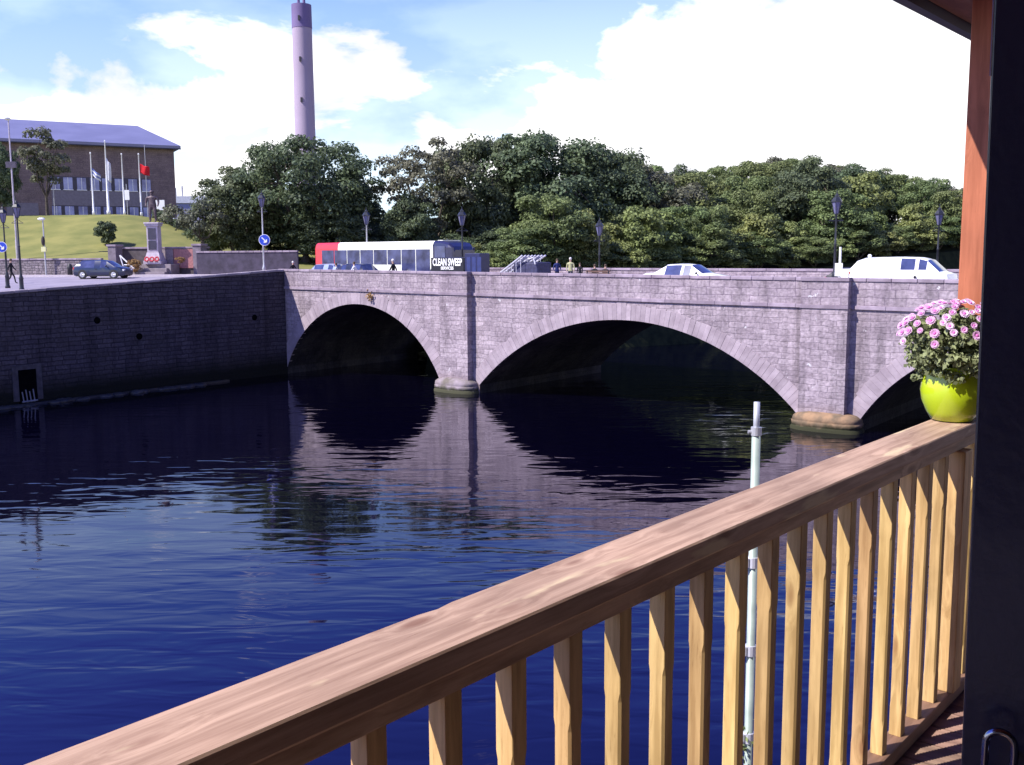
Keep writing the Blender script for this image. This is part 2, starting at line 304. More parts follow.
for k_, low_ in (('cutwater', (0.035,0.036,0.018)), ('cutwater_pale', (0.06,0.06,0.035))):
    t_ = M[k_].node_tree; n_ = t_.nodes; l_ = t_.links; p_ = n_['Principled BSDF']; src_ = p_.inputs['Base Color'].links[0].from_socket
    c_ = n_.new('ShaderNodeTexCoord'); s_ = n_.new('ShaderNodeSeparateXYZ'); l_.new(c_.outputs['Object'], s_.inputs[0])
    z_ = n_.new('ShaderNodeTexNoise'); z_.inputs['Scale'].default_value = 2.5; l_.new(c_.outputs['Object'], z_.inputs['Vector'])
    a_ = n_.new('ShaderNodeMath'); a_.operation = 'MULTIPLY_ADD'; a_.inputs[1].default_value = -0.5; l_.new(z_.outputs[0], a_.inputs[0]); l_.new(s_.outputs['Z'], a_.inputs[2])
    m_ = n_.new('ShaderNodeMapRange'); m_.inputs[1].default_value = -0.05; m_.inputs[2].default_value = 0.16; m_.inputs[3].default_value = 1; m_.inputs[4].default_value = 0; l_.new(a_.outputs[0], m_.inputs[0])
    x_ = n_.new('ShaderNodeMixRGB'); x_.inputs[2].default_value = (*low_, 1); l_.new(m_.outputs[0], x_.inputs[0]); l_.new(src_, x_.inputs[1]); l_.new(x_.outputs[0], p_.inputs['Base Color'])
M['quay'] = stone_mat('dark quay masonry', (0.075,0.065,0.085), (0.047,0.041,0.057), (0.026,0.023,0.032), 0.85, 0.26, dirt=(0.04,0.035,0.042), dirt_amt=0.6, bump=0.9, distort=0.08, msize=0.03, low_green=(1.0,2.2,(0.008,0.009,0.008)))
M['quaycap'] = mat('quay coping stone', (0.30,0.26,0.30), 0.9, spec=0.2, col2=(0.20,0.17,0.20), nscale=1.2, island=0.2, bump=0.5, bscale=6)
M['rubble'] = stone_mat('rubble walling', (0.26,0.22,0.24), (0.16,0.135,0.155), (0.09,0.08,0.09), 0.45, 0.22, dirt=(0.10,0.09,0.09), distort=0.16, msize=0.03)
M['asphalt'] = mat('asphalt', (0.30,0.27,0.33), 0.95, spec=0.1, col2=(0.24,0.215,0.27), nscale=0.6, bump=0.3, bscale=30)
M['pave'] = mat('paving', (0.42,0.37,0.41), 0.9, spec=0.1, col2=(0.34,0.30,0.34), nscale=1.2, bump=0.2)
M['kerb'] = mat('kerb stone', (0.45,0.40,0.44), 0.9, spec=0.1, noise=0.1)
M['paint'] = mat('road paint', (0.75,0.73,0.75), 0.7, noise=0.08, nscale=8)
M['lawn'] = mat('grass bank', (0.235,0.225,0.078), 0.95, spec=0.05, col2=(0.16,0.17,0.058), nscale=0.45, bump=1.0, bscale=9)
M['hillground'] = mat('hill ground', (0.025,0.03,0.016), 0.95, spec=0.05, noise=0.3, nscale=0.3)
M['bark'] = mat('bark', (0.10,0.085,0.07), 0.95, spec=0.1, noise=0.3, nscale=6, bump=0.8, bscale=12)
M['leafA'] = leaf_mat('dark foliage', (0.144,0.179,0.087), (0.079,0.107,0.061))
M['leafB'] = leaf_mat('mid green foliage', (0.194,0.238,0.089), (0.115,0.151,0.061))
M['leafC'] = leaf_mat('bright foliage', (0.259,0.295,0.104), (0.173,0.209,0.074))
M['leafD'] = leaf_mat('sparse olive foliage', (0.187,0.187,0.122), (0.115,0.122,0.079))
M['leafE'] = leaf_mat('russet foliage', (0.36,0.20,0.08), (0.20,0.13,0.05))
M['blackiron'] = mat('black painted iron', (0.02,0.022,0.03), 0.4, spec=0.5, noise=0.2)
M['galv'] = mat('galvanised steel', (0.45,0.45,0.47), 0.45, metal=0.4, noise=0.12, nscale=5)
M['white'] = mat('white paint', (0.80,0.80,0.80), 0.4, noise=0.04, coat=0.3)
M['whitecar'] = mat('white car paint', (0.80,0.80,0.81), 0.3, noise=0.03, nscale=1, coat=0.8)
M['glass'] = mat('car glass', (0.045,0.055,0.13), 0.08, spec=0.8, noise=0.3, nscale=2)
M['tyre'] = mat('tyre rubber', (0.02,0.02,0.022), 0.85, noise=0.2)
M['rim'] = mat('alloy rim', (0.62,0.62,0.64), 0.35, metal=0.6, noise=0.08)
M['lampglass'] = mat('lamp glass', (0.14,0.14,0.24), 0.15, spec=0.7, noise=0.1)
M['redlight'] = mat('red tail lamp', (0.5,0.02,0.02), 0.2, noise=0.1, coat=0.6)
M['clearlight'] = mat('clear headlamp', (0.7,0.7,0.72), 0.15, noise=0.1, coat=0.6)
M['trim'] = mat('black plastic trim', (0.025,0.025,0.028), 0.6, noise=0.1)

# ------------------------------------------------------------------ frames of the big things
u_ = Vector((0.789, -0.614, 0)); b_ = Vector((0.614, 0.789, 0))            # along the bridge (to the right), across it (away)
BO = Vector((14.573, 44.981, 0)); BROT = math.atan2(-0.614, 0.789)
def bp(s, off, z): return BO + u_ * s + b_ * off + Vector((0, 0, z))
QC = bp(-38.0, 0, 0); QAZ = 38.7
q_ = Vector((math.sin(R(QAZ)), math.cos(R(QAZ)), 0)); ql_ = Vector((-q_.y, q_.x, 0)); QROT = math.atan2(q_.y, q_.x)
ROAD = 5.98; BW = 13.0

# ------------------------------------------------------------------ water
def water_mat():
    m = bpy.data.materials.new('river water'); m.use_nodes = True
    t = m.node_tree; n = t.nodes; l = t.links; p = n['Principled BSDF']
    p.inputs['Base Color'].default_value = (0.0009, 0.0007, 0.005, 1); p.inputs['Roughness'].default_value = 0.03; p.inputs['IOR'].default_value = 1.68; p.inputs['Specular Tint'].default_value = (0.54, 0.38, 1.0, 1)
    p.inputs['Specular IOR Level'].default_value = 0.5
    c = n.new('ShaderNodeTexCoord'); mp_ = n.new('ShaderNodeMapping'); mp_.inputs['Rotation'].default_value = (0, 0, R(8)); mp_.inputs['Scale'].default_value = (0.42, 1.25, 1)
    l.new(c.outputs['Object'], mp_.inputs[0])
    a = n.new('ShaderNodeTexNoise'); a.inputs['Scale'].default_value = 1.25; a.inputs['Detail'].default_value = 2.2; a.inputs['Distortion'].default_value = 0.5; a.inputs['Roughness'].default_value = 0.45; l.new(mp_.outputs[0], a.inputs['Vector'])
    b2 = n.new('ShaderNodeTexNoise'); b2.inputs['Scale'].default_value = 0.35; b2.inputs['Detail'].default_value = 2; l.new(mp_.outputs[0], b2.inputs['Vector'])
    # calm and ruffled patches
    pm = n.new('ShaderNodeTexNoise'); pm.inputs['Scale'].default_value = 0.06; pm.inputs['Detail'].default_value = 2; l.new(mp_.outputs[0], pm.inputs['Vector'])
    pr = n.new('ShaderNodeMapRange'); pr.inputs[1].default_value = 0.35; pr.inputs[2].default_value = 0.65; pr.inputs[3].default_value = 0.15; pr.inputs[4].default_value = 1.0; l.new(pm.outputs[0], pr.inputs[0])
    mu = n.new('ShaderNodeMath'); mu.operation = 'MULTIPLY'; l.new(a.outputs[0], mu.inputs[0]); l.new(pr.outputs[0], mu.inputs[1])
    ad = n.new('ShaderNodeMath'); ad.operation = 'MULTIPLY_ADD'; ad.inputs[1].default_value = 0.8; l.new(b2.outputs[0], ad.inputs[0]); l.new(mu.outputs[0], ad.inputs[2])
    bu = n.new('ShaderNodeBump'); bu.inputs['Strength'].default_value = 1.0; bu.inputs['Distance'].default_value = 0.044; l.new(ad.outputs[0], bu.inputs['Height']); l.new(bu.outputs[0], p.inputs['Normal'])
    return m
wm = MB(); wm.add([(-400,-300,0),(500,-300,0),(500,600,0),(-400,600,0)], [(0,1,2,3)])
tag(wm.build('water', water_mat(), fix=False), kind='structure')
rb = MB(); rb.add([(-400,-300,-2.2),(500,-300,-2.2),(500,600,-2.2),(-400,600,-2.2)], [(0,1,2,3)])
tag(rb.build('riverbed', mat('river bed', (0.02,0.018,0.016), 0.9, noise=0.3), fix=False), kind='structure')

# ------------------------------------------------------------------ left bank ground (one sheet to the horizon)
def sstep(a, b, x):
    t = max(0.0, min(1.0, (x - a) / (b - a))); return t * t * (3 - 2 * t)
def wall_y(X):           # line of the retaining wall in front of the grass bank
    return 88.0 - max(0.0, (X + 48.0)) * 0.22
def ground_z(X, Y, low=False):
    base = 6.02 + 0.033 * (min(Y, 95) - 66) + 0.0085 * (max(-60, min(X, 0)) + 15)
    base = max(5.3, min(base, 6.8))
    wr = sstep(-15, -4, X)
    base = base * (1 - wr) + 6.0 * wr
    d = Y - wall_y(X)
    lawn = 7.55 + 5.2 * sstep(1, 26, d)
    right = 7.3 + 1.0 * sstep(2, 30, d)
    lawn -= 1.1 * sstep(27.5, 30, d)
    k = sstep(-44, -22, X)
    top = lawn * (1 - k) + right * k
    fade = 1 - sstep(-22, -12, X)
    z = base
    if d > 0.25: z = base + (top - base) * fade
    hill = 7.8 * math.exp(-((X - 39) / 29.0) ** 2) * sstep(92, 146, Y)
    if low and d > -1.0 and X < -9: return base - 1.0 * sstep(-9, -16, -X) if False else base - (0.0 if d < 3.2 else 1.0)
    return z + hill
far = bp(-38.0, BW, 0)
up_az = R(60); up_d = Vector((math.sin(up_az), math.cos(up_az), 0))
bank = []
for k in range(41): bank.append(QC + q_ * (-78 + 78 * k / 40) + ql_ * 0.6)
for k in range(1, 7): bank.append(QC + b_ * (BW * k / 6) - u_ * 0.6)
for k in range(1, 60): bank.append(far - u_ * 0.6 + up_d * (3.0 * k + 0.02 * k * k))
wd = Vector((-0.788, 0.616, 0))
offs = [0, 1.2] + [2 + 1.0 * k for k in range(60)] + [64 + 3 * k for k in range(30)] + [170, 220, 320, 500, 900, 1600, 3000]
g = MB(); nb = len(bank); no = len(offs)
for p in bank:
    for o_ in offs:
        d_ = wd if p.x < -8 else (wd * 0.6 + Vector((-0.15, 0.99, 0)) * 0.4).normalized()
        t = sstep(-10, 25, p.x); d_ = (wd * (1 - t) + Vector((-0.2, 0.98, 0)) * t).normalized()
        P = p + d_ * o_; 
        z = ground_z(P.x, P.y, P.x < -12 and P.y < 150)
        if o_ > 300: z = max(3.0, z)
        g.v.append((P.x, P.y, z))
for i in range(nb - 1):
    for j in range(no - 1):
        a = i * no + j; cx = (Vector(g.v[a]) + Vector(g.v[a + no + 1])) / 2
        d = cx.y - wall_y(cx.x)
        g.f.append((a, a + 1, a + no + 1, a + no)); g.m.append(0 if d < 3.4 and cx.x < -12 or d < .6 and cx.x < -8 else 2)
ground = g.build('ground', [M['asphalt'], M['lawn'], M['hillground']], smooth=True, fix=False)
tag(ground, kind='structure')
# the grass bank: its own sheet starting at the back of the retaining wall
def lawn_start(X): return 2.05 if XM0 < X < XM1 else 0.36
XM0 = at(106, 86, 0).x - .1; XM1 = at(199, 84, 0).x + .1
lx = sorted([-150, -120, -95] + [-80 + 1.2 * k for k in range(57)] + [XM0 - .01, XM0 + .01, XM1 - .01, XM1 + .01]); ld = [0, .5, 1] + [2 + 1.3 * k for k in range(30)] + [45, 52, 60, 75, 100, 130]
lm = MB()
for X in lx:
    if X > -12.2: continue
    for d in ld:
        Y = wall_y(X) + lawn_start(X) + d; lm.v.append((X, Y, ground_z(X, Y)))
nx_ = len([X for X in lx if X <= -12.2]); ny_ = len(ld)
for i in range(nx_ - 1):
    for j in range(ny_ - 1): lm.f.append((i*ny_+j, (i+1)*ny_+j, (i+1)*ny_+j+1, i*ny_+j+1)); lm.m.append(0)
tag(lm.build('grass_bank', M['lawn'], smooth=True, fix=False), kind='structure')
# river banks below the upstream ground edge: grassy slope
bk = MB(); ub = bank[46:]
for p in ub:
    bk.v.append((p.x, p.y, ground_z(p.x, p.y))); bk.v.append((p.x + 1.6, p.y - 2.6, -1.0))
for i in range(len(ub) - 1): bk.f.append((2*i, 2*i+1, 2*i+3, 2*i+2)); bk.m.append(0)
tag(bk.build('river_bank', mat('shade-darkened bank vegetation', (0.03,0.036,0.018), 0.95, spec=0.05, col2=(0.015,0.02,0.012), nscale=1.5, bump=1.0, bscale=3), smooth=True), kind='structure')  # green darkened to stand for shade under the overhanging trees
# pavement along the quay with its kerb (pinkish strip near the edge)
pv = MB(); kb = MB()
N_ = 30
for k in range(N_ + 1):
    s_ = -75 + 62 * k / N_
    P = QC + q_ * s_
    wdt = 3.2
    a = P + ql_ * 0.7; b2 = P + ql_ * wdt; c2 = P + ql_ * (wdt + 0.16)
    z = ground_z((P + ql_ * wdt).x, (P + ql_ * wdt).y) + 0.12
    pv.v += [(a.x, a.y, z + 0.02), (b2.x, b2.y, z)]
    kb.v += [(b2.x, b2.y, z + 0.004), (c2.x, c2.y, z + 0.004), (c2.x, c2.y, z - 0.15)]
for k in range(N_):
    pv.f.append((2*k, 2*k+1, 2*k+3, 2*k+2)); pv.m.append(0)
    kb.f.append((3*k, 3*k+1, 3*k+4, 3*k+3)); kb.f.append((3*k+1, 3*k+2, 3*k+5, 3*k+4)); kb.m += [0, 0]
tag(pv.build('pavement', M['pave'], fix=False), kind='structure'); tag(kb.build('kerb', M['kerb'], fix=False), kind='structure')
# far pavement along the retaining wall + line marking
pv = MB(); kb = MB(); ln = MB()
for k in range(31):
    X = -62 + 42 * k / 30; Y = wall_y(X)
    z = ground_z(X, Y - 1.8) + 0.12
    pv.v += [(X, Y - 0.05, z + 0.02), (X, Y - 1.7, z)]; kb.v += [(X, Y - 1.7, z + 0.004), (X, Y - 1.86, z + 0.004), (X, Y - 1.86, z - 0.2)]
    ln.v += [(X, Y - 2.2, ground_z(X, Y - 2.2) + 0.008), (X, Y - 2.34, ground_z(X, Y - 2.34) + 0.008)]
for k in range(30):
    pv.f.append((2*k, 2*k+1, 2*k+3, 2*k+2)); pv.m.append(0)
    kb.f.append((3*k, 3*k+1, 3*k+4, 3*k+3)); kb.f.append((3*k+1, 3*k+2, 3*k+5, 3*k+4)); kb.m += [0, 0]
    ln.f.append((2*k, 2*k+1, 2*k+3, 2*k+2)); ln.m.append(0)
tag(pv.build('pavement', M['pave'], fix=False), kind='structure'); tag(kb.build('kerb', M['kerb'], fix=False), kind='structure')
tag(ln.build('road_marking', M['paint'], fix=False), kind='structure')

# ------------------------------------------------------------------ right bank ground
F0 = Vector((0.008, 1.888, 0)); r_ = Vector((0.6514, 0.7587, 0)); rn_ = Vector((-0.7587, 0.6514, 0)); RROT = math.atan2(0.7587, 0.6514)
rg = MB()
pa = F0 - rn_ * 1.5 - r_ * 120; pb = bp(15.6, -0.2, 0); pc = bp(15.6, BW, 0); pd = pc + up_d * 250
zz = 5.2
rg.add([(pa.x,pa.y,zz),(pa.x+900,pa.y-500,zz),(1500,400,zz),(pd.x+10,pd.y,zz),(pc.x,pc.y,zz),(pb.x,pb.y,zz)], [(0,1,2,3,4,5)])
for A, B in ((pa,pb),(pb,pc),(pc,pd)):
    rg.add([(A.x,A.y,zz),(B.x,B.y,zz),(B.x,B.y,-1.5),(A.x,A.y,-1.5)], [(0,1,2,3)])
tag(rg.build('ground', mat('right bank ground', (0.16,0.14,0.13), 0.95, noise=0.2, spec=0.1), fix=False), kind='structure')

# ------------------------------------------------------------------ the bridge
bridge = empty('stone_bridge', (BO.x, BO.y, 0), BROT, 'long three-arched pinkish stone road bridge crossing the dark river', 'bridge')
def arc(s0, s1, z0, z1, rise_pt, n=36):
    """circular segment through the two springings with its crown at height rise_pt"""
    c = (s0 + s1) / 2; h = rise_pt - (z0 + z1) / 2; a = (s1 - s0) / 2; Rr = (a * a + h * h) / (2 * h)
    pts = []
    t0 = math.asin(min(1, a / Rr))
    for k in range(n + 1):
        t = -t0 + 2 * t0 * k / n; x = c + Rr * math.sin(t); zz_ = rise_pt - Rr + Rr * math.cos(t) + (z0 + (z1 - z0) * k / n) - (z0 + z1) / 2
        pts.append((x, zz_))
    return pts
arches = [arc(-38.0, -23.85, 0.45, 0.35, 4.95), arc(-20.85, -1.62, 0.5, 0.55, 4.62), arc(1.25, 15.4, 0.55, 0.6, 4.55)]
def ptop(s): return 7.15 + (6.80 - 7.15) * (s + 38) / 54.0
def strz(s): return 5.80 + (5.48 - 5.80) * (s + 38) / 43.0
SL, SR = -38.6, 24.0
poly = [(SL, -1.6)]
for a in arches:
    poly.append((a[0][0], -1.6)); poly += a; poly.append((a[-1][0], -1.6))
poly += [(SR, -1.6), (SR, strz(SR)), (SL, strz(SL))]
bm = bmesh.new()
vf = [bm.verts.new((p[0], 0, p[1])) for p in poly]; vb = [bm.verts.new((p[0], BW, p[1])) for p in poly]
f1 = bm.faces.new(vf); f2 = bm.faces.new(list(reversed(vb)))
nn = len(poly)
for k in range(nn):
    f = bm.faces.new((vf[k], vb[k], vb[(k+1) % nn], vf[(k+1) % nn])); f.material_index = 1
bmesh.ops.recalc_face_normals(bm, faces=bm.faces)
bmesh.ops.triangulate(bm, faces=[f1, f2])
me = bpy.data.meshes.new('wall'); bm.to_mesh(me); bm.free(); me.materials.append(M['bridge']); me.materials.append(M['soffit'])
o = bpy.data.objects.new('wall', me); COL.objects.link(o); o.parent = bridge
rnd = random.Random(4)
for ai, a in enumerate(arches):
    v = MB()
    n = 62 if ai != 1 else 78
    c = (a[0][0] + a[-1][0]) / 2; hmid = (a[0][1] + a[-1][1]) / 2; crown = max(p[1] for p in a); h = crown - hmid; half = (a[-1][0] - a[0][0]) / 2; Rr = (half*half + h*h) / (2*h); t0 = math.asin(half / Rr); cz = crown - Rr
    for k in range(n):
        ta = -t0 + 2*t0*(k + 0.012)/n; tb = -t0 + 2*t0*(k + 0.988)/n
        th = 0.80 + rnd.uniform(-0.05, 0.05); pr = 0.012 + rnd.uniform(0, 0.02)
        if k in (n//2 - 1, n//2) : th += 0.16
        q = []
        for t, rr in ((ta, Rr - 0.0), (tb, Rr - 0.0), (tb, Rr + th), (ta, Rr + th)):
            zoff = (a[0][1] + (a[-1][1] - a[0][1]) * ((t + t0) / (2*t0))) - hmid
            q.append((c + rr * math.sin(t), cz + rr * math.cos(t) + zoff))
        if max(z for _, z in q) > strz(c) - 0.02: q = [(x, min(z, strz(x) - 0.02)) for x, z in q]
        v.prism(q, -pr, 0.25, 'y')
    v.build('arch_ring', M['voussoir'], bridge, bevel=0.008)
# parapets, string courses, copings
def strip(mb, y0, y1, zf0, zf1, s0=SL, s1=SR, n=1, gap=0.0):
    L_ = (s1 - s0) / n
    for k in range(n):
        a = s0 + L_ * k + gap; b = s0 + L_ * (k + 1) - gap
        mb.add([(a,y0,zf0(a)),(b,y0,zf0(b)),(b,y1,zf0(b)),(a,y1,zf0(a)),(a,y0,zf1(a)),(b,y0,zf1(b)),(b,y1,zf1(b)),(a,y1,zf1(a))],
               [(0,3,2,1),(4,5,6,7),(0,1,5,4),(1,2,6,5),(2,3,7,6),(3,0,4,7)])
x = MB(); strip(x, -0.10, 0.35, strz, lambda s: strz(s) + 0.17, n=46, gap=0.006); x.build('string_course', M['coping'], bridge, bevel=0.015)
x = MB(); strip(x, -0.02, 0.38, lambda s: strz(s) + 0.17, lambda s: ptop(s) - 0.16); x.build('parapet', M['parapet'], bridge)
x = MB(); strip(x, -0.07, 0.45, lambda s: ptop(s) - 0.16, ptop, n=58, gap=0.008); x.build('coping', M['coping'], bridge, bevel=0.03)
x = MB(); strip(x, BW - 0.40, BW + 0.0, lambda s: strz(s), lambda s: 6.95); x.build('parapet', M['parapet'], bridge)
x = MB(); strip(x, BW - 0.46, BW + 0.06, lambda s: 6.95, lambda s: 7.1, n=40, gap=0.008); x.build('coping', M['coping'], bridge, bevel=0.03)
# pilasters over the piers, with rounded cutwaters at the water
for s0, s1, c0, c1 in ((-23.5, -21.36, -24.0, -20.95), (-1.45, 0.69, -1.8, 1.4)):
    x = MB()
    zs = strz(s0)
    x.box(s0, s1, -0.46, 0.05, -1.0, zs); x.build('pilaster', M['bridge'], bridge)
    x = MB(); x.box(s0, s1, -0.44, -0.03, zs + 0.17, ptop(s0) - 0.16); x.build('parapet_panel', M['parapet'], bridge)
    x = MB(); x.box(s0 - 0.04, s1 + 0.04, -0.52, -0.08, zs + 0.003, zs + 0.167); x.build('pilaster_band', M['coping'], bridge, bevel=0.02)
    x = MB(); x.box(s0 - 0.04, s1 + 0.04, -0.50, -0.075, ptop(s0) - 0.157, ptop(s0) + 0.01); x.build('pilaster_cap', M['coping'], bridge, bevel=0.02)
    x = MB(); c = (c0 + c1) / 2; hw = (c1 - c0) / 2
    rr = random.Random(int(s0)); prof = [(1.03,-1.5),(1.03,0.10),(0.99,0.17),(0.97,0.20),(1.0,0.23),(1.0,0.40),(0.965,0.43),(0.985,0.46),(0.95,0.62),(0.84,0.74),(0.55,0.84)]
    vs_ = []; nn = 24
    for r0, z0 in prof:
        for k in range(nn):
            t = 2*math.pi*k/nn; rj = r0 * (1 + rr.uniform(-0.012, 0.012)); ex = 0.7
            cx_ = math.copysign(abs(math.cos(t))**ex, math.cos(t)); sy_ = math.copysign(abs(math.sin(t))**ex, math.sin(t))
            vs_.append((c + hw*rj*cx_, -0.1 + 0.85*rj*sy_, z0))
    x.add(vs_, [(i*nn+k, i*nn+(k+1)%nn, (i+1)*nn+(k+1)%nn, (i+1)*nn+k) for i in range(len(prof)-1) for k in range(nn)] + [tuple((len(prof)-1)*nn+k for k in range(nn))])
    x.build('cutwater', M['cutwater'] if s0 > -10 else M['cutwater_pale'], bridge, smooth=True)
# weed growing from a joint over the left arch
wd_ = MB(); rr = random.Random(2)
for k in range(34):
    p = Vector((-29.6 + rr.gauss(0, 0.10), -0.12 - abs(rr.gauss(0, 0.08)), 5.5 + rr.gauss(0, 0.13))); a = Vector((rr.uniform(-1,1), rr.uniform(-1,1), rr.uniform(-1,1))).normalized() * 0.11; b2 = a.orthogonal().normalized() * 0.05
    wd_.add([p - a, p + b2, p + a, p - b2], [(0,1,2,3)])
tag(wd_.build('wall_plant', M['leafE'], fix=False), 'small brown tuft of weed growing out of the bridge wall above the left arch', 'plant').location = BO
bpy.data.objects['wall_plant'].rotation_euler = (0, 0, BROT)
# deck surface and footways of the bridge
x = MB(); x.add([(SL-0.2, 0.3, ROAD-0.13), (SR+60, 0.3, ROAD-0.13), (SR+60, BW-0.3, ROAD-0.13), (SL-0.2, BW-0.3, ROAD-0.13)], [(0,1,2,3)])
o = x.build('road', M['asphalt'], fix=False); o.location = BO; o.rotation_euler = (0,0,BROT); tag(o, kind='structure')
for y0, y1 in ((0.40, 1.9), (BW-2.3, BW-0.42)):
    x = MB(); x.box(SL, SR+60, y0, y1, ROAD-0.3, ROAD); o = x.build('pavement', M['pave']); o.location = BO; o.rotation_euler = (0,0,BROT); tag(o, kind='structure')
x = MB()
for k in range(18): x.add([(-37+3.4*k, 6.1, ROAD-0.124), (-35+3.4*k, 6.1, ROAD-0.124), (-35+3.4*k, 6.2, ROAD-0.124), (-37+3.4*k, 6.2, ROAD-0.124)], [(0,1,2,3)])
o = x.build('road_marking', M['paint'], fix=False); o.location = BO; o.rotation_euler = (0,0,BROT); tag(o, kind='structure')

# ------------------------------------------------------------------ quay wall (left)
quay = empty('quay_wall', (QC.x, QC.y, 0), QROT, 'tall dark stone quay wall in shade along the left side of the river', 'wall')
def qtop(s): return 7.13 + (6.19 - 7.13) * (-s) / 19.6 if s > -19.6 else 6.19 - (-s - 19.6) * 0.012
x = MB(); nq = 100
D0, D1, DZ = -18.35, -17.35, 1.95         # drain opening
for k in range(nq):
    a = -78 + 78 * k / nq; b = -78 + 78 * (k + 1) / nq
    x.add([(a,0.0,-1.6),(b,0.0,-1.6),(b,0,qtop(b)-0.14),(a,0,qtop(a)-0.14),(a,0.6,-1.6),(b,0.6,-1.6),(b,0.6,qtop(b)-0.14),(a,0.6,qtop(a)-0.14)],
          [(0,1,2,3),(4,7,6,5),(3,2,6,7)])
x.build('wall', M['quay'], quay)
x = MB()
k = 0; a = -78.0; rr = random.Random(8)
while a < -0.3:
    b = min(0.0, a + rr.uniform(0.7, 1.3)); h = rr.uniform(-0.012, 0.012)
    x.add([(a+.008,-0.04,qtop(a)-0.14+h),(b-.008,-0.04,qtop(b)-0.14+h),(b-.008,0.64,qtop(b)-0.14+h),(a+.008,0.64,qtop(a)-0.14+h),(a+.008,-0.04,qtop(a)+h),(b-.008,-0.04,qtop(b)+h),(b-.008,0.64,qtop(b)+h),(a+.008,0.64,qtop(a)+h)],
          [(0,3,2,1),(4,5,6,7),(0,1,5,4),(1,2,6,5),(2,3,7,6),(3,0,4,7)]); a = b
x.build('coping', M['quaycap'], quay, bevel=0.03)
x = MB(); x.box(-78, -5.0, -0.35, 0.0, -1.6, 0.10); rr = random.Random(3)
for k in range(90):
    cx = rr.uniform(-40, -6); sz = rr.uniform(0.15, 0.4); x.blob((cx, -0.3 - rr.uniform(0, 0.3), 0.0), sz*1.4, sz, sz*0.5, 7, 5, 0.15, rr)
x.build('footing', mat('wet footing stone', (0.035,0.032,0.03), 0.6, noise=0.4, nscale=2, bump=1.0, bscale=4), quay, smooth=True)
# drain opening: stone surround with flat black as recess shade and broken grating; two small pipe holes alike
x = MB(); x.box(D0-0.3, D0, -0.09, 0.01, 0.25, DZ+0.25); x.box(D1, D1+0.3, -0.09, 0.01, 0.25, DZ+0.25); x.box(D0+0.002, D1-0.002, -0.085, 0.01, DZ, DZ+0.25); sur = x.build('drain_surround', mat('drain surround stone', (0.05,0.045,0.058), 0.9, noise=0.3), quay)
x = MB(); x.box(D0, D1, -0.05, 0.0, 0.12, DZ); x.build('drain_opening', mat('flat recess shade', (0.003,0.003,0.004), 1.0, noise=0.2, spec=0.0), quay)
x = MB()
for k in range(4): x.tube((D0+0.2+0.2*k, -0.14, 0.15), (D0+0.14+0.2*k, -0.12, 0.75 + 0.1*(k % 2)), 0.035)
x.tube((D0+0.1, -0.15, 0.2), (D1-0.05, -0.15, 0.22), 0.05); x.build('grating', mat('pale corroded grating', (0.15,0.15,0.19), 0.7, noise=0.2), quay)
for s_, z_ in ((-13.6, 4.4), (-2.6, 4.0), (-11.0, 3.3)):
    x = MB(); x.tube((s_, -0.015, z_), (s_, 0.05, z_), 0.2, n=12); x.build('pipe_hole', mat('flat pipe hole shade', (0.004,0.004,0.005), 1.0, noise=0.2, spec=0), quay)
# end face of the parapet return is the bridge itself

# ------------------------------------------------------------------ retaining wall, memorial
def wall_strip(name, label, X0, X1, H, mat_, cap, thick=0.45, n=14, dy=0.0, zt=None):
    root = empty(name, (0,0,0), 0, label, 'wall'); x = MB(); y = MB()
    for k in range(n):
        a = X0 + (X1-X0)*k/n; b = X0 + (X1-X0)*(k+1)/n
        ya, yb = wall_y(a)+dy, wall_y(b)+dy; za, zb = ground_z(a, ya-0.5), ground_z(b, yb-0.5)
        ta, tb = (za+H, zb+H) if zt is None else (zt, zt)
        x.add([(a,ya,za-0.3),(b,yb,zb-0.3),(b,yb+thick,zb-0.3),(a,ya+thick,za-0.3),(a,ya,ta),(b,yb,tb),(b,yb+thick,tb),(a,ya+thick,ta)], [(0,3,2,1),(4,5,6,7),(0,1,5,4),(1,2,6,5),(2,3,7,6),(3,0,4,7)])
        y.add([(a+.01,ya-.06,ta),(b-.01,yb-.06,tb),(b-.01,yb+thick+.06,tb),(a+.01,ya+thick+.06,ta),(a+.01,ya-.06,ta+.14),(b-.01,yb-.06,tb+.14),(b-.01,yb+thick+.06,tb+.14),(a+.01,ya+thick+.06,ta+.14)], [(0,3,2,1),(4,5,6,7),(0,1,5,4),(1,2,6,5),(2,3,7,6),(3,0,4,7)])
    x.build('wall', mat_, root); y.build('coping', cap, root, bevel=0.02); return root
def XW(px, Yg=86): return at(px, Yg, 0).x
wall_strip('retaining_wall', 'low rubble stone wall holding up the grass bank behind the parked blue car', -66, XW(106), 1.35, M['rubble'], M['coping'], dy=-0.1)
wall_strip('retaining_wall', 'shaded dark stone wall under the big tree right of the memorial', XW(200, 84), -17.2, 1.85, mat('tree-shaded walling', (0.05,0.04,0.065), 0.9, noise=0.3, nscale=2, bump=0.6), M['coping'], dy=-0.1)  # shade of the big tree is put into this wall's base colour

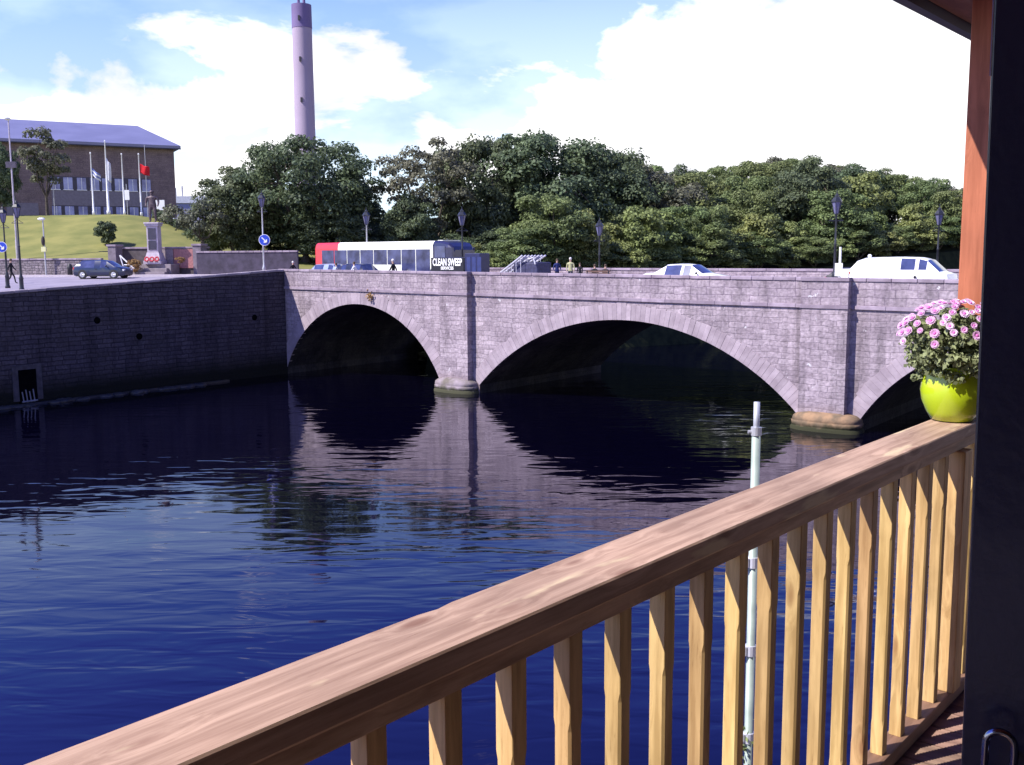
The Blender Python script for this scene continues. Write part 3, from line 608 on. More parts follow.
mx0, mx1 = XW(106), XW(199, 84)
MY = 84.6
mem = empty('war_memorial', ((mx0+mx1)/2, MY, ground_z((mx0+mx1)/2, MY - 1.2)), math.atan2(-0.22, 1), 'grey stone memorial wall recess with end pillars and red panel behind the statue', 'memorial')
HW = (mx1-mx0)/2 * 1.02
dk = mat('memorial dark wall', (0.07,0.055,0.06), 0.85, noise=0.25, nscale=3, bump=0.4)
x = MB(); x.box(-HW, HW, 1.6, 2.0, -0.2, 2.25); x.build('back_wall', dk, mem)
x = MB(); x.box(-HW, HW, 1.5, 2.1, 2.25, 2.4); x.build('coping', M['coping'], mem, bevel=0.02)
x = MB(); x.box(HW-3.1, HW-1.3, 1.5, 1.597, 0.6, 2.2); x.build('granite_panel', mat('red granite', (0.33,0.14,0.14), 0.5, noise=0.2, nscale=6), mem)
x = MB(); x.box(HW-4.9, HW-3.15, 1.5, 1.597, 0.6, 2.2); x.build('granite_panel', mat('pale granite', (0.25,0.2,0.22), 0.6, noise=0.2, nscale=6), mem)
for sx in (-HW, HW - 0.75):
    x = MB(); x.box(sx, sx+0.75, 0.55, 1.55, -0.2, 2.45); pl = x.build('pillar', mat('memorial pillar stone', (0.17,0.14,0.17), 0.85, noise=0.2, nscale=3, bump=0.4), mem, bevel=0.02)
    x = MB(); x.box(sx-0.08, sx+0.83, 0.47, 1.63, 2.452, 2.62); x.build('pillar_cap', M['coping'], pl, bevel=0.03)
x = MB(); x.box(-2.1, 1.8, 0.1, 1.45, -0.2, 0.94); x.box(-1.9, 1.6, -0.25, 0.097, -0.2, 0.62); x.box(-1.9, 1.6, -0.6, -0.253, -0.2, 0.31); x.build('plinth_steps', mat('concrete steps', (0.22,0.185,0.205), 0.9, noise=0.15), mem, bevel=0.03)
# side fences of the enclosure
x = MB()
x.tube((-2.5,0.0,0.5),(-2.85,0.0,1.7),0.05); x.tube((-2.85,0.0,1.7),(-1.6,0.0,0.6),0.06); x.tube((-2.6,0.05,0.9),(-1.9,0.05,0.9),0.04); tag(x.build('trestle', M['white']), 'white A-shaped trestle leaning by the memorial steps', 'trestle').matrix_world = Matrix.Translation(mem.location) @ Matrix.Rotation(math.atan2(-0.22,1), 4, 'Z')
# pedestal and statue
sp = at(152, MY - 0.2, 0); 
ped_g = mem.location.z + 0.95
ped = empty('statue_pedestal', (sp.x, sp.y + 0.7, ped_g), 0, 'tall grey stone pedestal carrying the bronze statue, red wreaths at its foot', 'pedestal')
pm = mat('pedestal stone', (0.46,0.40,0.46), 0.8, noise=0.15, nscale=3, bump=0.3)
x = MB(); x.prism([(-0.75,-0.75),(0.75,-0.75),(0.75,0.75),(-0.75,0.75)], 0.0, 0.25); x.add([(-0.68,-0.68,.253),(0.68,-0.68,.253),(0.68,0.68,.253),(-0.68,0.68,.253),(-0.5,-0.5,.85),(0.5,-0.5,.85),(0.5,0.5,.85),(-0.5,0.5,.85)], [(4,5,6,7),(0,1,5,4),(1,2,6,5),(2,3,7,6),(3,0,4,7)])
x.build('base', pm, ped, bevel=0.02)
x = MB(); x.box(-0.46,0.46,-0.46,0.46,0.853,2.75); x.build('shaft', pm, ped, bevel=0.02)
x = MB(); x.box(-0.33,0.33,-0.50,-0.463,1.05,1.7); x.box(-0.33,0.33,-0.50,-0.463,1.78,2.6); x.build('plaque', mat('bronze plaque', (0.05,0.045,0.07), 0.4, noise=0.2), ped)
x = MB(); x.box(-0.56,0.56,-0.56,0.56,2.753,2.9); x.box(-0.62,0.62,-0.62,0.62,2.903,3.02); x.build('cap', pm, ped, bevel=0.03)
for dx in (-0.42, 0.0, 0.42):
    x = MB(); vs_ = []; rr = random.Random(int(dx*100))
    n1, n2 = 16, 6
    for i in range(n1):
        for j in range(n2):
            a = 2*math.pi*i/n1; b = 2*math.pi*j/n2; r0 = 0.16 + 0.06*math.cos(b) + rr.uniform(-.012,.012)
            vs_.append((dx + r0*math.cos(a), -0.80 - 0.05*math.sin(b) + 0.12*math.sin(a)*0.5, 0.42 + r0*math.sin(a)))
    x.add(vs_, [(i*n2+j, ((i+1)%n1)*n2+j, ((i+1)%n1)*n2+(j+1)%n2, i*n2+(j+1)%n2) for i in range(n1) for j in range(n2)])
    o = x.build('poppy_wreath', mat('poppy red', (0.45,0.04,0.06), 0.8, noise=0.4, nscale=18), None, smooth=True); o.location = ped.location
    tag(o, {-42:'leftmost',0:'middle',42:'rightmost'}[int(round(dx*100))] + ' of the three red poppy wreaths leaning on the pedestal foot', 'wreath', 'wreaths at the statue pedestal')

# ------------------------------------------------------------------ people (skinned figures)
def skin_figure(name, joints, edges, radii, mats, zcuts, seg=1):
    me = bpy.data.meshes.new(name); me.from_pydata(joints, edges, [])
    o = bpy.data.objects.new('tmp_' + name, me); COL.objects.link(o)
    o.modifiers.new('skin', 'SKIN').use_smooth_shade = True
    for i, r0 in enumerate(radii):
        sv_ = me.skin_vertices[0].data[i]; sv_.radius = (r0, r0) if not isinstance(r0, tuple) else r0
        sv_.use_root = (i == 0)
    s2 = o.modifiers.new('sub', 'SUBSURF'); s2.levels = seg; s2.render_levels = seg
    dg = bpy.context.evaluated_depsgraph_get(); dg.update()
    ev = o.evaluated_get(dg); m2 = bpy.data.meshes.new_from_object(ev)
    bpy.data.objects.remove(o)
    m2.materials.clear()
    for q in mats: m2.materials.append(q)
    for p in m2.polygons:
        p.use_smooth = True; c = p.center; p.material_index = zcuts(c)
    return m2
SKIN = mat('skin', (0.45,0.28,0.21), 0.6, noise=0.08)
def cloth(name, c): return mat(name, c, 0.85, noise=0.18, nscale=9, spec=0.2)
def person(px, Y, z, heading, label, top, legs, hair, pose='stand', group=None, h=1.75, skin=SKIN, name='person'):
    k = h / 1.75
    loc = at(px, Y, z)
    root = empty(name, loc, R(heading), label, 'person' if name == 'person' else 'statue', group)
    if pose == 'sit':
        J = [(0,0,.50),(0,0,.72),(0,.02,.95),(0,.03,1.08),(0,.05,1.18),(0,.06,1.30),
             (.09,.0,.48),(.11,.42,.50),(.11,.40,.08),(.11,.55,.05),(-.09,.0,.48),(-.11,.42,.50),(-.11,.40,.08),(-.11,.55,.05),
             (.19,.02,1.0),(.24,.10,.76),(.16,.32,.62),(-.19,.02,1.0),(-.24,.10,.76),(-.16,.32,.62)]
    else:
        st = 0.30 if pose == 'walk' else 0.03; aw = 0.22 if pose == 'walk' else 0.04
        J = [(0,0,.95),(0,0,1.15),(0,0,1.36),(0,.01,1.49),(0,.02,1.58),(0,.03,1.70),
             (.09,0,.90),(.10,st*.6+.03,.50),(.10,st*.9,.09),(.10,st*.9+.15,.04),(-.09,0,.90),(-.10,-st*.35+.04,.50),(-.10,-st*1.1,.12),(-.10,-st*1.1+.14,.05),
             (.20,0,1.40),(.25,-aw*.6,1.13),(.24,-aw+.10,.88),(-.20,0,1.40),(-.25,aw*.6,1.13),(-.24,aw+.10,.88)]
    E_ = [(0,1),(1,2),(2,3),(3,4),(4,5),(0,6),(6,7),(7,8),(8,9),(0,10),(10,11),(11,12),(12,13),(2,14),(14,15),(15,16),(2,17),(17,18),(18,19)]
    Rd = [(.15,.11),(.14,.10),(.17,.11),.055,(.075,.085),(.07,.08),.085,.06,.045,.035,.085,.06,.045,.035,.06,.045,.03,.06,.045,.03]
    hipz = 0.58 if pose == 'sit' else 0.93; neck = 1.10 if pose == 'sit' else 1.49
    def zc(c):
        if c.z > neck: return 0
        if pose != 'sit' and abs(c.x) > .18 and c.z < .95: return 0
        if c.z > hipz: return 1
        if pose == 'sit' and c.y < 0.12 and c.z > .45: return 1
        return 3 if c.z < .10 else 2
    me_ = skin_figure('body', J, E_, Rd, [skin, top, legs, M['trim'] if name == 'person' else legs], zc)
    for v in me_.vertices: v.co *= k
    b = bpy.data.objects.new('body', me_); COL.objects.link(b); b.parent = root
    hz_ = (1.30 if pose == 'sit' else 1.70) * k; hy = (.06 if pose == 'sit' else .03)*k
    x = MB(); x.blob((0, hy-.015, hz_), .088*k, .10*k, .10*k, 10, 7); x.build('hair', hair, root, smooth=True)
    x = MB(); x.blob((0, hy+.10*k, hz_-.035*k), .012*k, .02*k, .02*k, 6, 4); x.build('nose', skin, root, smooth=True)
    return root
blk = cloth('black clothing', (0.015,0.015,0.02)); nav = cloth('navy jacket', (0.03,0.04,0.14)); wht = cloth('white top', (0.75,0.74,0.76)); hiv = cloth('pale yellow top', (0.40,0.39,0.22)); jean = cloth('dark trousers', (0.03,0.035,0.06)); brn = mat('brown hair', (0.07,0.045,0.03), 0.8, noise=0.2); gry = mat('white hair', (0.6,0.58,0.58), 0.8, noise=0.1)
bz = mat('bronze', (0.09,0.065,0.075), 0.55, metal=0.3, noise=0.3, nscale=6)
st = person(152, MY, 0, 180, 'dark bronze statue of a standing man on the tall stone pedestal', bz, bz, bz, 'stand', h=2.6, skin=bz, name='statue')
st.location = (ped.location.x, ped.location.y, ped.location.z + 3.02*1.15); ped.scale = (1, 1, 1.15); st.scale = (1.45, 1.3, 1.0)
pl = at(10, 74.5, 0); person(10, 74.5, ground_z(pl.x, pl.y)+0.0, -75, 'person in dark clothes striding along the road beside the two black lamp posts', blk, blk, brn, 'walk', h=1.8)
def bridge_person(px, off, label, top, legs, hair, pose='stand', heading=0, h=1.72, dz=0.0, grp=None):
    r0 = ray(px, 262); t = ((bp(0, off, 0) - Vector((0,0,EYE))).dot(b_)) / Vector((r0.x, r0.y, 0)).dot(b_)
    Y = r0.y * t; return person(px, Y, ROAD + dz, heading, label, top, legs, hair, pose, h=h, group=grp)
FP = 11.6
bridge_person(557, FP, 'person in a blue jacket standing on the bridge footway beside the pale-topped person', nav, jean, brn, heading=200)
bridge_person(570.5, FP-0.3, 'person in a pale yellow top standing among the group on the bridge', hiv, jean, gry, heading=170, h=1.8)
bridge_person(580, FP, 'stooped person in black standing just right of the pale-topped person', blk, blk, brn, heading=150, h=1.45)
bridge_person(393, 1.3, 'white-haired person in black walking on the bridge in front of the bus', blk, blk, gry, 'walk', heading=80, h=1.78)
bridge_person(354, 1.3, 'person in a loose white top on the bridge beside the dark car', wht, wht, brn, 'walk', heading=80, h=1.62)
bridge_person(292.5, 6.0, 'white-haired person in black crossing the road at the left end of the bridge', blk, blk, gry, 'walk', heading=240, h=1.62)
bridge_person(336, 1.2, 'thin person in pale clothes between the silver car and the dark car', cloth('pale clothing', (0.4,0.42,0.5)), jean, brn, heading=90, h=1.55)
# bench with two seated people
r0 = ray(598, 262); t = ((bp(0, FP, 0) - Vector((0,0,EYE))).dot(b_)) / Vector((r0.x, r0.y, 0)).dot(b_); bY = r0.y * t
bl = at(598, bY, ROAD)
bench = empty('bench', bl, BROT, 'dark bench on the far footway of the bridge with people sitting on it', 'bench')
wb = wood_mat('bench wood', (0.16,0.10,0.07), (0.08,0.05,0.04), knots=False)
x = MB(); [x.box(-0.95, 0.95, 0.05+0.12*k, 0.15+0.12*k, 0.42, 0.46) for k in range(4)]; x.build('seat', wb, bench)
x = MB(); [x.box(-0.95, 0.95, -0.02, 0.02, 0.58+0.14*k, 0.68+0.14*k) for k in range(3)]; x.build('backrest', wb, bench)
for sx in (-0.85, 0.81): x = MB(); x.box(sx, sx+0.05, 0.0, 0.5, 0.0, 0.42); x.box(sx, sx+.05, -0.06, -0.022, 0.0, 0.95); x.build('leg', M['blackiron'], bench)
for dx, lb, tp in ((-0.42, 'person in black sitting on the left half of the bridge bench', blk), (0.42, 'person in a dark jacket sitting on the right half of the bridge bench', cloth('dark jacket', (0.05,0.035,0.04)))):
    pp = bl + u_ * dx + b_ * 0.22; q = person(598, bY, ROAD, 0, lb, tp, jean, brn, 'sit', h=1.75); q.location = pp; q.rotation_euler = (0,0,BROT)

# ------------------------------------------------------------------ vehicles
def loft_car(root, L_, W, ground_clear, belt, stations, paint, side_cells, front_glass, rear_glass, roof_cols=None):
    """stations: (x, hood/roof height, roof half width or None, width factor)"""
    hw = W / 2; rows = []
    for (x, top, rw, wf, zb) in stations:
        w_ = hw * wf
        if rw is None:
            ring = [(w_*.90, zb), (w_, zb+.16), (w_*1.0, (belt+zb)*.5+.05), (w_*.97, min(belt, top-.05)), (w_*.90, top-.015), (w_*.6, top+.01), (0, top+.02)]
        else:
            ring = [(w_*.90, zb), (w_, zb+.16), (w_*1.0, (belt+zb)*.5+.05), (w_*.96, belt), (rw, top-.05), (rw*.85, top), (0, top+.025)]
        rows.append([(x, y, z) for y, z in ring])
    nr = len(rows[0]); vs_ = []; 
    for rg_ in rows: vs_ += rg_ + [(x, -y, z) for x, y, z in rg_[:-1]]
    per = 2 * nr - 1
    def idx(i, j, side): return i*per + (j if side > 0 or j == nr-1 else nr + j)
    body = MB(); glass = {}
    allf = []
    for i in range(len(rows)-1):
        for j in range(nr-1):
            for sd_ in (1, -1):
                f = [idx(i,j,sd_), idx(i+1,j,sd_), idx(i+1,j+1,sd_), idx(i,j+1,sd_)]
                if sd_ < 0: f.reverse()
                key = None
                if j == 3 and i in side_cells: key = ('side_window', sd_)
                if j >= 4 and i == front_glass: key = ('windscreen', 0)
                if j >= 4 and i == rear_glass: key = ('rear_window', 0)
                if key: glass.setdefault(key + ((i,) if key[0] == 'side_window' else ()), []).append(f)
                else: allf.append(f)
    for i in (0, len(rows)-1):
        f = [idx(i,j,1) for j in range(nr)] + [idx(i,j,-1) for j in range(nr-2,-1,-1)]; allf.append(f)
    body.add(vs_, allf); bo = body.build('body', paint, root); smooth_angle(bo, 0.6)
    for k_, fs in glass.items():
        gm = MB(); used = sorted({q for f in fs for q in f}); mp2 = {q: i for i, q in enumerate(used)}
        gm.add([vs_[q] for q in used], [[mp2[q] for q in f] for f in fs]); gm.build(k_[0], M['glass'], root, smooth=True)
    return bo
def wheels(root, xs, W, r=0.31, rim=None):
    for x0 in xs:
        for sd_ in (1, -1):
            y = sd_ * (W/2 - 0.02)
            a = MB(); a.tube((x0, y - sd_*0.02, r+.02), (x0, y + sd_*0.028, r+.02), r+.06, n=24); a.build('wheel_arch', M['trim'], root)
            wp = MB(); wp.tube((x0, y - sd_*0.18, r), (x0, y + sd_*0.04, r), r, n=24); wo = wp.build('wheel', M['tyre'], root, bevel=0.02)
            rp = MB(); rp.tube((x0, y + sd_*0.03, r), (x0, y + sd_*0.052, r), r*.66, n=20)
            for k in range(5):
                t = 2*math.pi*k/5; rp.tube((x0 + .02*math.cos(t), y + sd_*.06, r + .02*math.sin(t)), (x0 + r*.6*math.cos(t), y+sd_*.055, r+r*.6*math.sin(t)), .035, n=5)
            rp.build('rim', rim or M['rim'], wo)
def lights(root, L_, W, zf, zr):
    for sd_ in (1, -1):
        x = MB(); x.box(L_/2-.16, L_/2-.03, sd_*(W/2-.36) if sd_>0 else -(W/2-.10), sd_*(W/2-.10) if sd_>0 else -(W/2-.36), zf-.07, zf+.07); x.build('headlight', M['clearlight'], root, bevel=.02)
        x = MB(); x.box(-L_/2+.02, -L_/2+.14, (W/2-.30) if sd_>0 else -(W/2-.06), (W/2-.06) if sd_>0 else -(W/2-.30), zr-.1, zr+.1); x.build('tail_light', M['redlight'], root, bevel=.02)
        x = MB(); x.blob((L_*.17, sd_*(W/2+.06), .98), .06, .10, .07, 8, 5); x.build('mirror', M['trim'], root, smooth=True)
def saloon(name, loc, rz, label, paint, L_=4.5, W=1.72, H=1.42, hatch=False, group=None):
    root = empty(name, loc, rz, label, 'car', group); a = L_/2
    hd = .92; bt = .86
    if hatch:
        S = [(-a,.66,None,.86,.30),(-a+.06,.95,None,.94,.24),(-a+.22,1.03,None,.97,.2),(-a+.62,H-.04,.56,1,.18),(-.35,H,.58,1,.18),(.15,H-.0,.58,1,.18),(.35,H-.02,.57,1,.18),(.62,H-.06,.56,1,.18),(1.28,.98,None,.99,.18),(1.7,.90,None,.97,.2),(a-.15,.78,None,.90,.22),(a,.60,None,.80,.28)]
        sc = [3, 5, 6] ; side = [3,5,6]
        ob = loft_car(root, L_, W, .2, bt, S, paint, [2+1,4+1,6], 7, 2)
    else:
        S = [(-a,.62,None,.84,.30),(-a+.07,.90,None,.93,.24),(-a+.35,.97,None,.97,.2),(-a+.78,.98,None,.98,.18),(-a+1.45,H-.03,.54,1,.18),(-.45,H,.56,1,.18),(-.15,H,.57,1,.18),(.0,H,.57,1,.18),(.42,H-.04,.56,1,.18),(1.14,.97,None,1,.18),(1.6,.90,None,.98,.2),(a-.16,.78,None,.91,.22),(a,.58,None,.82,.28)]
        loft_car(root, L_, W, .2, bt, S, paint, [4,5,7], 8, 3)
    # bumpers and sills
    x = MB(); x.box(-a+.25, a-.3, -W/2+.03, W/2-.03, .17, .24); x.build('underside', M['trim'], root)
    for sd_ in (1,-1):
        x = MB(); x.box(-.28,-.10, sd_*(W/2-.015) if sd_>0 else -(W/2+.012), sd_*(W/2+.012) if sd_>0 else -(W/2-.015), .74,.77); x.build('door_handle', M['trim'], root)
    wheels(root, (-a+.82, a-.85), W); lights(root, L_, W, .66, .78)
    return root
def on_bridge(px, off): 
    r0 = ray(px, 262); t = ((bp(0, off, 0) - Vector((0,0,EYE))).dot(b_)) / Vector((r0.x, r0.y, 0)).dot(b_)
    return (Vector((0,0,EYE)) + r0*t - BO).dot(u_)
RZ = ROAD - 0.13
s0, s1 = on_bridge(649, 3.2), on_bridge(727, 3.2)
p = bp((s0+s1)/2 - .25, 4.0, RZ+.17); saloon('parked_car', p, BROT, 'white saloon car on the bridge above the middle arch', M['whitecar'], L_=s1-s0+.5, W=1.74, H=1.44)
cgx = at(102.5, 80.2, 0); darkblue = mat('dark blue car paint', (0.012,0.02,0.055), 0.3, noise=0.1, nscale=1.5, coat=0.8)
c = saloon('parked_car', (cgx.x, cgx.y, ground_z(cgx.x, cgx.y)+.01), R(-6), 'dark blue hatchback parked on the road in front of the low stone wall', darkblue, L_=4.25, W=1.72, H=1.44, hatch=True)
s0, s1 = on_bridge(309, 3.6), on_bridge(337, 3.6)
silv = mat('silver blue paint', (0.35,0.40,0.52), 0.3, metal=0.3, noise=0.08, coat=0.7)
saloon('parked_car', bp((s0+s1)/2, 4.6, RZ+.1), BROT, 'silver blue car at the left end of the bridge in front of the bus tail', silv, L_=3.9, W=1.7, H=1.5, hatch=True)
saloon('parked_car', bp(on_bridge(345, 3.6)+.6, 3.9, RZ+.12), BROT+math.pi, 'black car on the bridge just right of the silver blue car', mat('black car paint', (0.012,0.012,0.018), 0.3, noise=0.2, coat=0.7), L_=3.7, W=1.68, H=1.5, hatch=True)
saloon('parked_car', bp(on_bridge(836, 9)+1.7, 9.2, RZ), BROT, 'dark car on the far side of the bridge behind the white sign post', mat('dark grey car paint', (0.012,0.013,0.022), 0.5, noise=0.2, spec=.3), L_=4.2, W=1.7, H=1.4, hatch=True)
for px_, Y_, lab, pt, rz_ in ((72, 123, 'pale blue car parked at the top of the grass bank below the small tree', mat('pale blue paint', (0.20,0.26,0.45), 0.3, noise=0.1, coat=0.7), 0.1), (119, 123, 'white car parked at the top of the grass bank between the flagpoles', M['whitecar'], 0.3), (187, 118, 'white car parked behind the hedge right of the statue', M['whitecar'], 0.2)):
    q = at(px_, Y_, 0); saloon('parked_car', (q.x, q.y, ground_z(q.x, q.y)), rz_, lab, pt, L_=4.2, H=1.45, hatch=True)
# small white van
s0 = on_bridge(848, 2.2); s1 = s0 + 4.55
van = empty('small_van', bp((s0+s1)/2, 3.1, RZ+.08), BROT, 'white windowed van on the bridge above the right pier', 'van')
a = (s1-s0)/2; H = 1.86
S = [(-a,1.0,None,.90,.35),(-a+.05,1.15,.80,.95,.28),(-a+.35,H-.16,.74,1,.2),(-a+.75,H-.02,.72,1,.2),(-.3,H,.72,1,.2),(.1,H,.72,1,.2),(.72,H-.02,.70,1,.2),(.88,H-.03,.70,1,.2),(1.22,H-.12,.66,1,.2),(1.78,1.22,None,.99,.2),(2.1,1.12,None,.96,.22),(a-.08,.82,None,.9,.25),(a,.6,None,.84,.3)]
S = [(q[0], q[1], q[2], q[3], q[4]) for q in S]
loft_car(van, 2*a, 1.8, .2, 1.30, S, M['whitecar'], [5, 7], 8, -1)
wheels(van, (-a+.95, a-.95), 1.8, .32); lights(van, 2*a, 1.8, .8, 1.1)
x = MB(); x.blob((-a+.8, -.3, H+.06), .10, .10, .09, 8, 5); x.build('roof_beacon', M['white'], van, smooth=True)
# bus
s0, s1 = on_bridge(315, 6.0), on_bridge(452, 6.0); bl_ = s1 - s0
bus = empty('bus', bp(s0, 7.25, RZ+.05), BROT, 'long single-deck cream bus with a red tail on the left half of the bridge', 'bus')
Hb = 3.08; cream = mat('cream bus paint', (0.80,0.80,0.70), 0.35, noise=0.03, coat=0.5); red = mat('red bus paint', (0.62,0.035,0.05), 0.35, noise=0.06, coat=0.5)
xr, xf = bl_*0.185, bl_*0.875
def bus_sec(x, z1=Hb, w_=1.25): return [(x,-w_,.35),(x,-w_,2.62),(x,-w_+.06,z1-.12),(x,-w_+.22,z1),(x,w_-.22,z1),(x,w_-.06,z1-.12),(x,w_,2.62),(x,w_,.35)]
def loft(secs):
    mb = MB(); n = len(secs[0]); vs_ = [p for s in secs for p in s]
    fs = [(i*n+k, i*n+(k+1)%n, (i+1)*n+(k+1)%n, (i+1)*n+k) for i in range(len(secs)-1) for k in range(n)] + [tuple(range(n)), tuple((len(secs)-1)*n+k for k in range(n-1,-1,-1))]
    mb.add(vs_, fs); return mb
loft([bus_sec(0.0, Hb-.1, 1.2), bus_sec(0.12, Hb-.02), bus_sec(xr)]).build('rear_body', red, bus)
loft([bus_sec(xr+.002), bus_sec(xf)]).build('body', cream, bus)
fr = loft([bus_sec(xf+.002), bus_sec(bl_-1.0, Hb-.03), bus_sec(bl_-.4, Hb-.15, 1.23), bus_sec(bl_-.1, Hb-.38, 1.16), bus_sec(bl_, Hb-.62, 1.1)]).build('front_body', mat('navy bus paint', (0.02,0.02,0.06), 0.3, noise=0.1, coat=0.6), bus)
x = MB(); x.box(xf+.1, bl_-1.1, -.9, .9, Hb-.004, Hb+.05); x.build('roof_cover', cream, bus, bevel=.04)
busglass = mat('bus window glass', (0.02,0.022,0.06), 0.12, spec=0.5, col2=(0.07,0.08,0.18), nscale=1.4)
nw = 8; x0_ = .75
for sd_ in (-1, 1):
    for k in range(nw):
        a_ = x0_ + (xf - x0_ - .25) * k / nw + .04; b2 = x0_ + (xf - x0_ - .25) * (k+1) / nw - .04
        x = MB(); x.box(a_, b2, sd_*1.262-.01, sd_*1.262+.01, 1.5 if k < 6 else .85, 2.52); x.build('window', busglass, bus)
x = MB(); x.box(xf+.15, bl_-.62, -1.262, -1.24, 1.05, 2.72); x.build('cab_window', M['glass'], bus)
x = MB(); x.box(xf-.22, xf+.0, -1.275, -1.255, .5, 2.9); x.build('door_pillar', cream, bus)
x = MB(); [x.box(-.03, .0, -.9, .9, z0, z0+.5) for z0 in (1.7,)]; x.build('rear_window', M['glass'], bus)
wheels(bus, (2.6, bl_-2.7), 2.5, .48)
# navy truck with a writing board
s0 = on_bridge(426, 2.6); s1 = on_bridge(484, 2.6); tl = s1 - s0 - .5; sb = on_bridge(462.5, 2.6) - s0
trk = empty('box_truck', bp(s0, 2.8, RZ+.05), BROT, 'navy works truck carrying a board lettered in white, parked in front of the bus nose', 'truck')
navy = mat('navy truck paint', (0.014,0.017,0.075), 0.45, noise=0.15, nscale=2)
x = MB(); x.prism([(0,.42),(tl,.42),(tl,.75),(sb,.75),(sb,1.98),(.65,1.98),(.15,1.2),(0,1.15)], .0, .9, 'y'); x.build('body', mat('dark truck paint', (0.02,0.022,0.05), 0.35, noise=0.2, coat=0.5), trk, bevel=.04)
x = MB(); x.box(sb+.03, tl, -.03, .95, .78, 2.22); x.build('cargo_box', navy, trk, bevel=.04)
x = MB(); [x.box(sb+.2+.42*k, sb+.5+.42*k, -.045, -.031, 1.1, 2.0) for k in range(3)]; x.build('box_panel', mat('blue panel', (0.022,0.032,0.13), 0.5, noise=0.15), trk)
x = MB(); x.box(.28, sb-.05, -.05, -.003, 1.12, 1.96); brd = x.build('sign_board', mat('black board', (0.012,0.012,0.02), 0.5, noise=0.2), trk)
wheels(trk, (.9, tl-.8), 3.4, .36)
for o in list(trk.children):
    if o.name.startswith('wheel'):
        o.location.y += .87
        o.scale.y = 0.53
def text_mesh(txt, size, name, material, parent, loc, rot, extr=0.006, bold=0.0, sx=1.0):
    cu = bpy.data.curves.new('txt', 'FONT'); cu.body = txt; cu.size = size; cu.extrude = extr; cu.offset = bold; cu.align_x = 'CENTER'; cu.align_y = 'CENTER'
    to = bpy.data.objects.new('txt', cu); COL.objects.link(to); dg = bpy.context.evaluated_depsgraph_get(); dg.update()
    me = bpy.data.meshes.new_from_object(to.evaluated_get(dg)); bpy.data.objects.remove(to); me.materials.clear(); me.materials.append(material)
    o = bpy.data.objects.new(name, me); COL.objects.link(o); o.parent = parent; o.location = loc; o.rotation_euler = rot; o.scale = (sx, 1, 1); return o
lw = sb - .33
text_mesh('CLEAN SWEEP', .62, 'lettering', M['white'], trk, (.28 + lw/2, -.056, 1.66), (R(90),0,0), bold=.018, sx=lw/4.45)
text_mesh('SERVICES', .26, 'lettering', M['white'], trk, (.28 + lw/2, -.056, 1.30), (R(90),0,0), bold=.008, sx=1.0)

# aluminium ramps leaning up on a dark trailer
s0 = on_bridge(497, 3.0); s1 = on_bridge(525, 3.0); rl = s1 - s0
ramp = empty('ramp_trailer', bp(s0, 3.0, RZ), BROT, 'low dark trailer with bright aluminium ladders propped up at a slant on the bridge', 'trailer')
alu = mat('bright aluminium', (0.66,0.64,0.70), 0.4, metal=0.3, noise=0.08)
for k in range(4):
    x = MB(); y = .0 + .42*k; dx = .18*k
    x.tube((0.0+dx, y, .95+.05*k), (rl-.2+dx, y, 2.12), .05, n=6); x.tube((0.05+dx, y+.34, .95+.05*k), (rl-.2+dx, y+.34, 2.12), .05, n=6)
    for j in range(8):
        f_ = (j+.5)/8; x.tube((dx+f_*(rl-.2), y, .98+f_*1.12), (dx+f_*(rl-.2), y+.34, .98+f_*1.12), .025, n=5)
    for j in range(5):
        f_ = (j+1.2)/5.6; x.tube((dx+f_*(rl-.2), y, .98+f_*1.12), (dx+f_*(rl-.2)+.02, y, .78), .018, n=5)
    x.build('ladder', alu, ramp)
x = MB(); x.box(.2, rl+.8, 0, 1.8, .45, .62); x.build('trailer_bed', M['trim'], ramp)
x = MB(); x.box(rl*.5, rl+.7, .25, 1.7, .62, 1.72); x.build('load', mat('indigo tarpaulin', (0.03,0.03,0.08), 0.7, noise=0.3, nscale=5, bump=0.5, bscale=5), ramp, bevel=.1)
x = MB(); x.tube((rl+.1,.2,1.9),(rl+.45,.2,2.0),.04); x.tube((rl+.45,.2,2.0),(rl+.6,.2,1.6),.04); x.build('frame_hoop', alu, ramp)
wheels(ramp, (1.3,), 3.5, .3)
for o in list(ramp.children):
    if o.name.startswith('wheel'): o.location.y += .9; o.scale.y = 0.5

